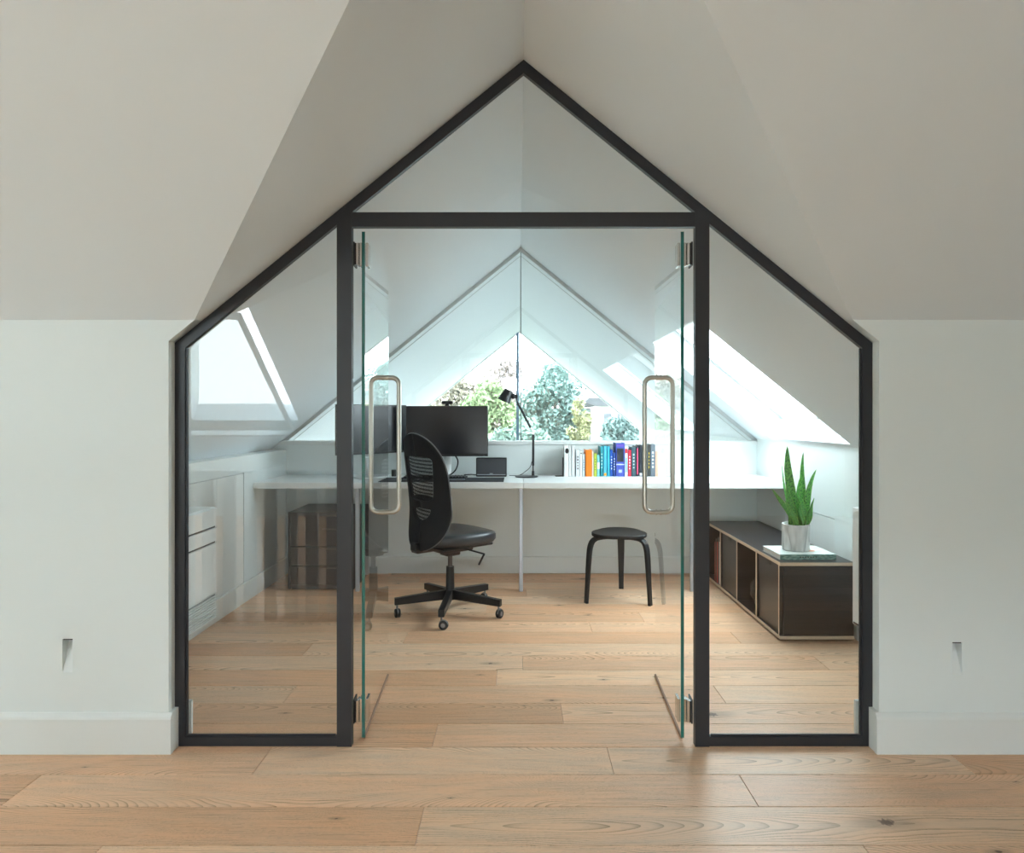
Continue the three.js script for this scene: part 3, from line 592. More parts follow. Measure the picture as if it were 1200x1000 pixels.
// ---------------------------------------------------------------- office chair
{
  const cd = 4.13, cx = XP(527.5, cd), A = 0.70;
  const g = thing('office_chair', 'black swivel office chair with tall mesh back on five castors', 'chair', [cx, 0, cd], A);
  // seat: rounded cushion
  const seatOutline = (t) => { const a = t * Math.PI * 2, e = 0.72; const c = Math.cos(a), s = Math.sin(a); return [0.03 + 0.245 * Math.sign(c) * Math.pow(Math.abs(c), e), 0.235 * (1 - 0.06 * c) * Math.sign(s) * Math.pow(Math.abs(s), e)]; };
  const loft = (rows, mat, name, cap = true) => {
    const N = 64, pos = [], idx = [];
    rows.forEach(([k, y, dip]) => { for (let i = 0; i < N; i++) { const [x, z] = seatOutline(i / N); const fx = Math.max(0, (x - 0.12) / 0.15); pos.push(0.03 + (x - 0.03) * k, y - (dip ?? 0) * fx * fx, z * k); } });
    for (let r = 0; r + 1 < rows.length; r++) for (let i = 0; i < N; i++) { const a = r * N + i, b = r * N + (i + 1) % N; idx.push(a, a + N, b, b, a + N, b + N); }
    const geo = new THREE.BufferGeometry(); geo.setAttribute('position', new THREE.Float32BufferAttribute(pos, 3)); geo.setIndex(idx); geo.computeVertexNormals();
    return part(name, geo, mat, g);
  };
  loft([[0.02, 0.440], [0.82, 0.440, 0.0], [0.95, 0.447, 0.008], [1.0, 0.468, 0.012], [1.0, 0.497, 0.016], [0.97, 0.511, 0.016], [0.9, 0.519, 0.016], [0.7, 0.521, 0.012], [0.4, 0.516, 0], [0.02, 0.513]], M.leather, 'seat');
  part('seat_shell', bx(0.36, 0.018, 0.36, 0.02, 0.434, 0, 0.008, 2), M.blackPlastic, g);
  part('tilt_mechanism', [bx(0.23, 0.045, 0.13, 0.02, 0.405, 0, 0.012, 2), bx(0.1, 0.03, 0.09, 0.0, 0.375, 0, 0.01, 2), bx(0.2, 0.03, 0.07, -0.16, 0.418, 0, 0.008)], std(0x3a302e, 0.45), g);
  part('height_lever', [rod([0.05, 0.405, 0.05], [0.06, 0.4, 0.27], 0.005), rod([0.06, 0.4, 0.27], [0.055, 0.33, 0.225], 0.006)], M.blackPlastic, g);
  part('gas_column', [cyl(0.014, 0.014, 0.11, 0, 0.33, 0)], std(0x5b5350, 0.3, { metalness: 0.7 }), g);
  part('column_sleeve', [cyl(0.028, 0.024, 0.19, 0, 0.195, 0)], M.baseBlack, g);
  // backrest
  const H0 = 0.415, H1 = 1.118;
  const Wd = (h) => { const t = (h - H0) / (H1 - H0); const lo = Math.sqrt(Math.max(0, 1 - Math.pow(Math.max(0, (0.36 - t) / 0.36), 2.2))), hi = Math.pow(Math.max(0, 1 - Math.pow(Math.max(0, (t - 0.62) / 0.38), 2.8)), 0.5); return 0.228 * lo * hi * lerp(1, 0.93, sm(0.5, 1, t)); };
  const hole1 = (h) => (h > 0.715 && h < 0.985) ? lerp(0.118, 0.145, (h - 0.715) / 0.27) * Math.sqrt(Math.max(0, 1 - Math.pow((h - 0.85) / 0.135, 14))) : 0;
  const hole2 = (h) => (h > 0.598 && h < 0.672) ? 0.092 * Math.sqrt(Math.max(0, 1 - Math.pow((0.672 - h) / 0.074, 2))) * Math.sqrt(Math.max(0, 1 - Math.pow(Math.max(0, (h - 0.66) / 0.012), 8))) : 0;
  const Bx = (h, w) => { const t = (h - H0) / (H1 - H0); return -0.205 - 0.085 * Math.pow(Math.max(0, t - 0.3), 1.3) * 1.2 - 0.13 * Math.pow(Math.max(0, 0.36 - t), 1.5) + 1.25 * w * w; };
  const hs = [];
  for (let i = 0; i <= 110; i++) hs.push(lerp(H0 + 0.0005, H1 - 0.0005, i / 110));
  for (const e of [0.598, 0.672, 0.715, 0.985]) hs.push(e - 0.0004, e + 0.0004, e + 0.002, e - 0.002);
  hs.sort((a, b) => a - b);
  const shell = (wa, wbn, th, mat, name, n = 10) => {              // strip between two lateral limits, closed, rounded edges
    const pos = [], idx = [], R = 2 * n + 2;
    hs.forEach((h) => {
      const a = wa(h), b = wbn(h);
      for (let i = 0; i <= n; i++) { const w = lerp(a, b, i / n), e = Math.sqrt(Math.max(0.0, Math.min(1, Math.min(w - a, b - w) / 0.014))); pos.push(Bx(h, w) - th * (0.35 + 0.65 * e), h, w); }
      for (let i = n; i >= 0; i--) { const w = lerp(a, b, i / n), e = Math.sqrt(Math.max(0.0, Math.min(1, Math.min(w - a, b - w) / 0.014))); pos.push(Bx(h, w) + th * (0.35 + 0.65 * e), h, w); }
    });
    for (let r = 0; r + 1 < hs.length; r++) for (let i = 0; i < R; i++) { const p = r * R + i, q = r * R + (i + 1) % R; idx.push(p, q, p + R, q, q + R, p + R); }
    const geo = new THREE.BufferGeometry(); geo.setAttribute('position', new THREE.Float32BufferAttribute(pos, 3)); geo.setIndex(idx); geo.computeVertexNormals();
    return geo;
  };
  const hole = (h) => Math.max(hole1(h), hole2(h));
  part('backrest', [shell((h) => hole(h), (h) => Math.max(Wd(h), hole(h) + 1e-4), 0.013), shell((h) => -Math.max(Wd(h), hole(h) + 1e-4), (h) => -hole(h), 0.013)], M.fabricBlack, g);
  // edge piping, pale
  const rim = [];
  for (let i = 0; i <= 60; i++) { const h = lerp(H0 + 0.006, H1 - 0.0012, i / 60); rim.push([Bx(h, Wd(h)), h, Wd(h)]); }
  for (let i = 60; i >= 0; i--) { const h = lerp(H0 + 0.006, H1 - 0.0012, i / 60); rim.push([Bx(h, -Wd(h)), h, -Wd(h)]); }
  part('edge_piping', tube(rim, 0.0045, 260, 6), std(0x6a6b6e, 0.5), g, 'grey piping round the back');
  // mesh: two layers of woven net
  const net = (px) => tex(128, 128, (i, j) => { const v = (i % px) < 1 || (j % px) < px * 0.5 ? 255 : 0; return [v, v, v, 255]; }, false);
  const layer = (off, rep) => {
    const pos = [], uv = [], idx = [], n = 14, sel = hs.filter((h) => hole(h) > 0.001);
    let prev = -1;
    sel.forEach((h, r) => { const W = hole(h); for (let i = 0; i <= n; i++) { const w = lerp(-W, W, i / n); pos.push(Bx(h, w) + off, h, w); uv.push(w * rep, h * rep); } });
    for (let r = 0; r + 1 < sel.length; r++) { if (sel[r + 1] - sel[r] > 0.02) continue; for (let i = 0; i < n; i++) { const p = r * (n + 1) + i; idx.push(p, p + 1, p + n + 1, p + 1, p + n + 2, p + n + 1); } }
    const geo = new THREE.BufferGeometry(); geo.setAttribute('position', new THREE.Float32BufferAttribute(pos, 3)); geo.setAttribute('uv', new THREE.Float32BufferAttribute(uv, 2)); geo.setIndex(idx); geo.computeVertexNormals();
    return geo;
  };
  const netMat = (t) => std(0x202023, 0.85, { alphaMap: t, transparent: true, side: THREE.DoubleSide });
  part('back_mesh', layer(0.006, 20), netMat(net(8)), g, 'black see-through mesh');
  part('back_mesh', layer(-0.006, 17.2), netMat(net(8)), g, 'black see-through mesh');
  // lumbar pad behind the net
  part('lumbar_pad', new THREE.SphereGeometry(1, 28, 16).scale(0.014, 0.043, 0.155).translate(Bx(0.7, 0) + 0.022, 0.705, 0), M.blackPlastic, g);
  part('back_bracket', [bx(0.07, 0.05, 0.06, -0.235, 0.44, 0, 0.01, 2)], M.blackPlastic, g);
  // star base, turned so that one arm points at the room's door
  const R = 0.325, turn0 = -A;
  for (let k = 0; k < 5; k++) {
    const a = turn0 + Math.PI / 2 * 0 + k * Math.PI * 2 / 5, arm = [];
    const ang = k * Math.PI * 2 / 5 + 0.05;                          // world: 0 points at the camera
    const dirx = Math.sin(ang) * -1, dirz = Math.cos(ang);           // world x,z
    const lx = dirx * Math.cos(A) - dirz * Math.sin(A), lz = dirx * Math.sin(A) + dirz * Math.cos(A); // into chair axes
    const th = Math.atan2(-lz, lx);
    const sh = new THREE.Shape([[0.015, 0.145], [0.015, 0.092], [R + 0.012, 0.078], [R + 0.012, 0.112]].map((p) => new THREE.Vector2(...p)));
    const geo = new THREE.ExtrudeGeometry(sh, { depth: 0.03, bevelEnabled: true, bevelSize: 0.003, bevelThickness: 0.003, bevelSegments: 2 }).translate(0, 0, -0.015).rotateY(th);
    const ap = part('base_arm', geo, M.baseBlack, g);
    const wx = Math.cos(th) * R, wz = -Math.sin(th) * R, sw = rr(-0.5, 0.5) + th + 1.2;
    const cs = part('castor', [new THREE.TorusGeometry(0.019, 0.008, 10, 24).scale(1, 1, 1.0).translate(0, 0, -0.009), new THREE.TorusGeometry(0.019, 0.008, 10, 24).translate(0, 0, 0.009)].map((q) => q.rotateY(sw).translate(wx + 0.012 * Math.cos(sw), 0.027, wz - 0.012 * Math.sin(sw))), M.blackPlastic, g);
    part('castor_hub', [new THREE.CylinderGeometry(0.013, 0.013, 0.03, 18).rotateX(Math.PI / 2).rotateY(sw).translate(wx + 0.012 * Math.cos(sw), 0.027, wz - 0.012 * Math.sin(sw)), cyl(0.006, 0.006, 0.05, wx, 0.06, wz, 12), new THREE.TorusGeometry(0.024, 0.004, 8, 20, Math.PI).rotateY(sw).translate(wx + 0.012 * Math.cos(sw), 0.031, wz - 0.012 * Math.sin(sw))], std(0x8b8b8d, 0.3, { metalness: 0.8 }), cs);
  }
  part('base_hub', cyl(0.038, 0.034, 0.06, 0, 0.118, 0, 28), M.baseBlack, g);
}

// ---------------------------------------------------------------- bentwood stool
{
  const c = [0.676, 4.45], feet = [[687, 707], [762, 710], [728, 690]].map(([px, py]) => { const d = FD(py); return [XP(px, d) - c[0], -(d - c[1])]; });
  const g = thing('stool', 'black three-legged bentwood stool with rounded triangular seat', 'stool', [c[0], 0, c[1]]);
  const legWood = std(0x1d1c1d, 0.5), seatWood = std(0x201f1f, 0.55);
  const angs = feet.map(([x, z]) => Math.atan2(z, x));
  const outline = [];
  for (let i = 0; i < 72; i++) {
    const a = i / 72 * Math.PI * 2; let r = 0.168;
    const best = Math.max(...angs.map((b) => Math.cos(a - b)));
    r = 0.158 + 0.026 * Math.pow(Math.max(0, (best - 0.5) * 2), 1.3);
    outline.push(new THREE.Vector2(Math.cos(a) * r, -Math.sin(a) * r));
  }
  part('seat', new THREE.ExtrudeGeometry(new THREE.Shape(outline), { depth: 0.014, bevelEnabled: true, bevelSize: 0.006, bevelThickness: 0.005, bevelSegments: 3 }).rotateX(-Math.PI / 2).translate(0, 0.43, 0), seatWood, g);
  feet.forEach(([x, z]) => {
    const a = Math.atan2(z, x), R = Math.hypot(x, z), pts = [[0.05, 0.4185], [R * 0.55, 0.4185], [R * 0.72, 0.414], [R * 0.82, 0.398], [R * 0.885, 0.36], [R * 0.92, 0.29], [R * 0.96, 0.14], [R, 0.0]];
    const cv = new THREE.CatmullRomCurve3(pts.map((p) => new THREE.Vector3(p[0], p[1], 0)), false, 'centripetal'), N = 40, pos = [], idx = [];
    for (let i = 0; i <= N; i++) {
      const p = cv.getPointAt(i / N), t = cv.getTangentAt(i / N), nx = -t.y, ny = t.x, hw = lerp(0.024, 0.0165, sm(0.3, 1, i / N)), ht = 0.0095;
      if (i === N) p.y = 0;
      for (const [u, w] of [[ht, hw - 0.003], [ht - 0.003, hw], [-ht + 0.003, hw], [-ht, hw - 0.003], [-ht, -hw + 0.003], [-ht + 0.003, -hw], [ht - 0.003, -hw], [ht, -hw + 0.003]]) pos.push(p.x + nx * u, Math.max(0, p.y + (i === N ? 0 : ny * u)), w);
    }
    for (let i = 0; i < N; i++) for (let k = 0; k < 8; k++) { const p = i * 8 + k, q = i * 8 + (k + 1) % 8; idx.push(p, p + 8, q, q, p + 8, q + 8); }
    for (let k = 1; k < 7; k++) idx.push(0, k, k + 1, N * 8, N * 8 + k + 1, N * 8 + k);
    let geo = new THREE.BufferGeometry(); geo.setAttribute('position', new THREE.Float32BufferAttribute(pos, 3)); geo.setIndex(idx); geo = geo.toNonIndexed(); geo.computeVertexNormals();
    part('leg', geo.rotateY(-a), legWood, g);
  });
}

// ---------------------------------------------------------------- low black cabinet
const CT = 0.428, C0 = 1.417, C1 = 1.82, CD0 = 3.6, MOD = 0.352;
{
  const n = 4, len = MOD * n + 0.02, g = thing('low_cabinet', 'low black shelf cabinet with pale plywood edges along the wall', 'cabinet', [(C0 + C1) / 2, 0, CD0 + len / 2]);
  const ply = std(0xd8c3ac, 0.55), blk = std(0x1b1c21, 0.3), ox = -(C0 + C1) / 2, oz = CD0 + len / 2;
  const W = (x0, x1, y0, y1, d0, d1, r = 0.001) => bx(x1 - x0, y1 - y0, d1 - d0, (x0 + x1) / 2 + ox, (y0 + y1) / 2, oz - (d0 + d1) / 2, r);
  const t = 0.018, e = 0.0015, yb = 0.012, D1 = CD0 + len;
  // plywood core with black faces: faces are thin laminates, so that the pale edge shows
  const board = (name, x0, x1, y0, y1, d0, d1, axis) => {
    const m = part(name, W(x0, x1, y0, y1, d0, d1), ply, g);
    const l = 0.0008, q = axis === 'y' ? [[x0 + e, x1 - e, y1, y1 + l, d0 + e, d1 - e], [x0 + e, x1 - e, y0 - l, y0, d0 + e, d1 - e]] : axis === 'd' ? [[x0 + e, x1 - e, y0 + e, y1 - e, d0 - l, d0], [x0 + e, x1 - e, y0 + e, y1 - e, d1, d1 + l]] : [[x1, x1 + l, y0 + e, y1 - e, d0 + e, d1 - e], [x0 - l, x0, y0 + e, y1 - e, d0 + e, d1 - e]];
    part('laminate', q.map((v) => W(...v, 0)), blk, m, 'black laminate face');
  };
  board('top_board', C0, C1, CT - t, CT, CD0, D1, 'y');
  board('bottom_board', C0, C1, yb, yb + t, CD0, D1, 'y');
  part('end_panel', W(C0 + 0.022, C1, yb + t + 0.001, CT - t - 0.001, CD0 + 0.004, CD0 + 0.012), blk, g);
  for (let i = 0; i <= n; i++) { const d = Math.min(CD0 + i * MOD, D1 - t); board('divider', C0, C1 - 0.012, yb + t, CT - t, i ? d : d + 0.013, (i ? d : d + 0.013) + (i ? t : t - 0.006), 'd'); }
  part('back_panel', W(C1 - 0.008, C1, yb + t, CT - t, CD0 + 0.03, D1 - 0.001), blk, g);
  for (const i of [0, 2]) {
    const dr = part('door', W(C0 + 0.012, C0 + 0.028, yb + t + 0.002, CT - t - 0.002, CD0 + i * MOD + (i ? t : 0.027) + 0.002, CD0 + (i + 1) * MOD - 0.002), blk, g);
    part('finger_notch', W(C0 + 0.010, C0 + 0.0125, CT - t - 0.03, CT - t - 0.006, CD0 + i * MOD + 0.16, CD0 + i * MOD + 0.21, 0), M.blackPlastic, dr);
  }
  for (const d of [CD0 + 0.06, D1 - 0.06]) for (const x of [C0 + 0.05, C1 - 0.05]) part('foot', cyl(0.018, 0.018, 0.012, x + ox, 0.006, oz - d, 18), M.blackPlastic, g);
}
// a dark bag in the open bay, and books in the far bay
{
  const P = [];
  const geo = new THREE.SphereGeometry(1, 32, 20); const p = geo.attributes.position;
  for (let i = 0; i < p.count; i++) { const x = p.getX(i), y = p.getY(i), z = p.getZ(i), k = 1 + 0.12 * n3(x * 1.7, y * 1.7, z * 1.7); const yy = Math.max(-0.75, y * k); p.setXYZ(i, x * k * 0.14, (yy + 0.75) * 0.135, z * k * 0.135); }
  geo.computeVertexNormals();
  const g = thing('bag', 'dark slouching fabric bag inside the open cabinet bay', 'bag', [1.60, 0.0316, CD0 + 1.5 * MOD + 0.01]);
  part('body', geo, std(0x2c2d30, 0.8), g);
  part('strap', tube([[-0.06, 0.2, 0.07], [-0.07, 0.27, 0.03], [-0.07, 0.28, -0.03], [-0.06, 0.21, -0.07]], 0.007, 24, 8), std(0x232427, 0.7), g);
}
{
  const dd = CD0 + 3 * MOD + 0.025;
  const list = [[0.03, 0.30, 0xe8e6e0, 'white upright book in the far open cabinet bay'], [0.026, 0.33, 0x24242a, 'black upright book in the far open cabinet bay'], [0.022, 0.29, 0xc23a34, 'red upright book in the far open cabinet bay'], [0.03, 0.31, 0x3a3230, 'dark brown upright book in the far open cabinet bay'], [0.024, 0.28, 0x8a2f2c, 'maroon upright book in the far open cabinet bay']];
  let z = dd;
  for (const [w, h, col, label] of list) {
    const g = thing('book', label, 'book', [C0 + 0.008, 0.0316, z + w / 2], 0, 'books in the black cabinet');
    const dep = 0.22;
    part('cover', [bx(0.003, h, w, 0, h / 2, 0, 0.001), bx(dep, h, 0.0025, dep / 2, h / 2, w / 2 - 0.00125, 0.0006), bx(dep, h, 0.0025, dep / 2, h / 2, -w / 2 + 0.00125, 0.0006)], std(col, 0.5), g);
    part('pages', bx(dep - 0.008, h - 0.008, w - 0.006, dep / 2 - 0.002, h / 2, 0, 0), std(0xe6dfd0, 0.85), g);
    z += w + 0.002;
  }
}

// ---------------------------------------------------------------- snake plant in a marble pot on a large book
const BKD = 3.74, BKX = (XP(938, BKD));
{
  const w = 0.31, dep = 0.25, t = 0.03, g = thing('coffee_table_book', 'large flat book with pale cover and teal spine under the plant pot', 'book', [1.595, CT + 0.0008, 3.79], 0.02);
  const spine = tex(256, 32, (i, j) => { const v = n2(i * 0.03, j * 0.09), u = n2(i * 0.12 + 9, j * 0.2); const s = j > 12 && j < 20 && i > 84 && i < 172 && (Math.floor(i / 4) % 3 !== 0) ? 0.55 : 1; return [(120 + 50 * v + 20 * u) * s, (160 + 36 * v + 10 * u) * s, (152 + 32 * v) * s]; });
  const coverT = tex(128, 128, (i, j) => { const v = n2(i * 0.02 + 5, j * 0.03), o = Math.hypot(i - 86, j - 52) < 13 ? 1 : 0; return o ? [226, 140, 104] : [216 + 18 * v, 224 + 10 * v, 218 + 12 * v]; });
  const cm = std(0xffffff, 0.4, { map: coverT });
  part('cover', [bx(w, 0.003, dep, 0, t - 0.0015, 0, 0), bx(w, 0.003, dep, 0, 0.0015, 0, 0)], cm, g);
  part('spine', bx(w, t, 0.003, 0, t / 2, dep / 2 + 0.001, 0), std(0xffffff, 0.4, { map: spine }), g, 'teal patterned spine with small dark lettering');
  part('pages', bx(w - 0.008, t - 0.006, dep - 0.006, 0, t / 2, -0.001, 0), std(0xe8e6de, 0.85), g);
}
{
  const d = 3.8, bx0 = XP(932.5, d), y0 = CT + 0.0312, g = thing('snake_plant', 'green snake plant in a grey marbled cylinder pot on the black cabinet', 'plant', [bx0, y0, d]);
  const marble = tex(256, 256, (i, j) => { const x = i / 256 * Math.PI * 2, c = Math.cos(x), s = Math.sin(x), y = j / 60; const v = Math.abs(n3(c * 1.2 + y * 0.5, s * 1.2 - y * 0.4, y)), w = n3(c * 3, s * 3, y * 2.5); const l = 214 - 46 * Math.pow(1 - Math.min(1, v * 2.2), 3) + 12 * w; return [l, l + 1, l + 1]; });
  const R = 0.075, H = 0.148;
  part('pot', new THREE.LatheGeometry([[0, 0], [R - 0.004, 0], [R, 0.004], [R, H - 0.003], [R - 0.002, H], [R - 0.008, H], [R - 0.009, H - 0.02], [0, H - 0.02]].map((p) => new THREE.Vector2(...p)), 56), std(0xffffff, 0.45, { map: marble }), g, 'grey white marbled pot');
  part('soil', cyl(R - 0.0095, R - 0.0095, 0.01, 0, H - 0.018, 0, 40), std(0x2d2721, 0.95), g);
  const leafT = tex(64, 256, (i, j) => {
    const u = i / 63, v = j / 255, band = n2(u * 2.2, v * 26 + Math.sin(u * 6) * 0.6) + 0.6 * n2(u * 9, v * 60), edge = Math.abs(u - 0.5) > 0.44 ? 1 : 0;
    const k = sm(-0.2, 0.7, band);
    return [lerp(104, 40, k) + edge * 60, lerp(182, 104, k) + edge * 30, lerp(80, 50, k) + edge * 20];
  });
  const leafM = std(0xffffff, 0.42, { map: leafT, side: THREE.DoubleSide });
  // tips read in the photograph: column, row, then base column, depth offset, width in metres, twist
  const Z = (x) => 810 + x / 5, Y = (y) => 500 + y / 5;
  const leaves = [[565, 115, 598, 0.00, 0.052, 0.25, 0], [660, 152, 655, -0.02, 0.034, 0.9, 0], [536, 230, 572, -0.03, 0.028, -0.7, 1], [472, 365, 578, 0.02, 0.036, 0.5, 1], [733, 252, 660, 0.015, 0.034, 0.6, 0], [716, 342, 668, -0.03, 0.026, 1.0, 1], [720, 420, 672, 0.03, 0.032, -0.4, 1], [656, 272, 622, -0.035, 0.03, 0.7, 0], [628, 368, 640, 0.04, 0.036, -0.35, 0], [560, 345, 588, 0.035, 0.034, 0.4, 1], [690, 350, 655, -0.005, 0.026, -0.9, 0], [612, 390, 618, 0.045, 0.036, -0.2, 1], [585, 480, 590, 0.05, 0.03, 0.3, 1], [600, 300, 606, -0.045, 0.03, 0.6, 1], [700, 470, 664, 0.04, 0.028, -0.5, 0], [545, 430, 580, 0.045, 0.026, 0.6, 0], [640, 440, 640, 0.055, 0.028, -0.4, 0]];
  for (const [tx, ty, bxx, dz, w, tw0, dk] of leaves) {
    const tw = tw0 * 0.55;
    const tip = new THREE.Vector3(XP(Z(tx), d - dz) - bx0, YP(Y(ty), d - dz) - y0, dz * 1.2), base = new THREE.Vector3((XP(Z(bxx), d) - bx0) * 0.75, H - 0.02, dz * 0.8);
    const N = 22, pos = [], uv = [], idx = [], bend = rr(-0.012, 0.012);
    for (let i = 0; i <= N; i++) {
      const t = i / N, c = base.clone().lerp(tip, t); c.x += (tip.x - base.x) * (t * t - t) * 0.8 + Math.sin(t * 7) * 0.004 + bend * Math.sin(t * Math.PI); c.z += 0.01 * Math.sin(t * 5);
      const ww = w * 0.42 * (0.62 + 0.6 * Math.sin(Math.min(1, t * 1.25) * Math.PI * 0.62)) * Math.pow(Math.max(0, 1 - Math.pow(t, 3.2)), 0.7) + 0.0004;
      const a = tw + t * 0.5 * Math.sign(tw), cx = Math.cos(a), sx = Math.sin(a);
      for (let k = 0; k <= 4; k++) { const s = k / 2 - 1, fold = 0.28 * ww * s * s; pos.push(c.x + cx * s * ww - sx * fold, c.y, c.z + sx * s * ww + cx * fold); uv.push(k / 4, t * (0.5 + tip.y)); }
    }
    // a second skin a little behind gives the leaf its thickness
    const F = (N + 1) * 5;
    for (let i = 0; i < F; i++) { const q = (i % 5) / 2 - 1, th = 0.0035 * (1 - q * q); pos.push(pos[i * 3] + Math.sin(tw) * th, pos[i * 3 + 1], pos[i * 3 + 2] - Math.cos(tw) * th); uv.push(uv[i * 2], uv[i * 2 + 1]); }
    for (let i = 0; i < N; i++) for (let k = 0; k < 4; k++) { const p = i * 5 + k; idx.push(p, p + 1, p + 5, p + 1, p + 6, p + 5, F + p, F + p + 5, F + p + 1, F + p + 1, F + p + 5, F + p + 6); }
    const geo = new THREE.BufferGeometry(); geo.setAttribute('position', new THREE.Float32BufferAttribute(pos, 3)); geo.setAttribute('uv', new THREE.Float32BufferAttribute(uv, 2)); geo.setIndex(idx); geo.computeVertexNormals();
    part('leaf', geo, leafM, g);
  }
}

// ---------------------------------------------------------------- wall units
{
  const x1 = -1.615, x0 = XL, y0 = 0.135, y1 = 0.735, d0 = 2.86, d1 = 3.585, w = d1 - d0, g = thing('floor_air_conditioner', 'white wall-mounted air conditioning console with slatted outlet', 'air conditioner', [(x0 + x1) / 2, y0, (d0 + d1) / 2]);
  const h = y1 - y0, dx = x1 - x0, f = dx / 2;
  part('housing', bx(dx - 0.012, h, w, -0.006, h / 2, 0, 0.012, 3), M.white, g);
  const front = (ya, yb2, name, mat = M.white, th = 0.012, z0 = -w / 2 + 0.012, z1 = w / 2 - 0.012) => part(name, bx(th, yb2 - ya, z1 - z0, f - 0.012 + th / 2, (ya + yb2) / 2, (z0 + z1) / 2, 0.003), mat, g);
  front(0.0, 0.13, 'lower_panel', M.white, 0.004);
  front(0.14, 0.408, 'front_panel');
  front(0.418, 0.49, 'middle_panel');
  front(0.5, 0.594, 'flap');
  part('gap', [bx(0.004, 0.012, w - 0.03, f - 0.012, 0.413, 0, 0), bx(0.004, 0.012, w - 0.03, f - 0.012, 0.495, 0, 0)], std(0x3a3c3d, 0.7), g, 'dark gap between the panels');
  part('outlet_backing', bx(0.002, 0.128, w - 0.05, f - 0.0068, 0.07, 0, 0), std(0x9aa0a0, 0.7), g);
  for (let i = 0; i < 10; i++) part('slat', bx(0.012, 0.006, w - 0.05, f - 0.001, 0.012 + i * 0.0125, 0, 0.002), M.white, g);
}
{
  const x0 = 1.70, x1 = XR, y0 = 0.165, y1 = 0.76, d0 = 2.72, d1 = 3.385, w = d1 - d0, g = thing('wall_convector', 'white wall-mounted heater panel beside the black cabinet end', 'heater', [(x0 + x1) / 2, y0, (d0 + d1) / 2]);
  part('casing', bx(x1 - x0, y1 - y0, w, 0, (y1 - y0) / 2, 0, 0.006, 2), M.white, g);
  part('outlet_slot', bx(0.03, 0.008, 0.05, -(x1 - x0) / 2 + 0.012, 0.012, -w / 2 + 0.04, 0.001), M.blackPlastic, g);
  part('underside_grille', bx(0.1, 0.004, w - 0.04, 0.0, -0.001, 0, 0.001), std(0x8f9597, 0.5), g);
}
solo('wall_vent', bx(0.006, 0.085, 0.12, XR - 0.019, 0.082, -3.45, 0.002), std(0x9aa1a3, 0.5), 'small grey vent plate on the baseboard below the heater', 'vent');
{
  const geo = new THREE.SphereGeometry(1, 40, 18); const p = geo.attributes.position;
  for (let i = 0; i < p.count; i++) { const x = p.getX(i), y = p.getY(i), z = p.getZ(i), k = 1 + 0.35 * n3(x * 2.2, y * 2.2, z * 2.6) + 0.12 * n3(x * 6, y * 6, z * 6); p.setXYZ(i, x * k * 0.05, Math.max(0, y * k + 0.3) * 0.05, z * k * 0.2); }
  geo.computeVertexNormals();
  solo('folded_cloth', geo.translate(-1.87, LEDGE, -3.5), std(0xe4e7e7, 0.95), 'crumpled white cloth lying on the ledge above the air unit', 'cloth');
}

// ---------------------------------------------------------------- white balustrade of the near room, mirrored in the fixed pane
{
  const g = thing('balustrade', 'white wooden stair balustrade mirrored in the fixed pane beside the drawers', 'balustrade', [-1.6, 0, 0.92]);
  for (let i = 0; i < 9; i++) part('baluster', bx(0.07, 0.85, 0.035, -0.52 + i * 0.125, 0.425, 0, 0.003), M.white, g);
  part('handrail', bx(1.16, 0.045, 0.07, 0, 0.872, 0, 0.008, 2), M.white, g);
}

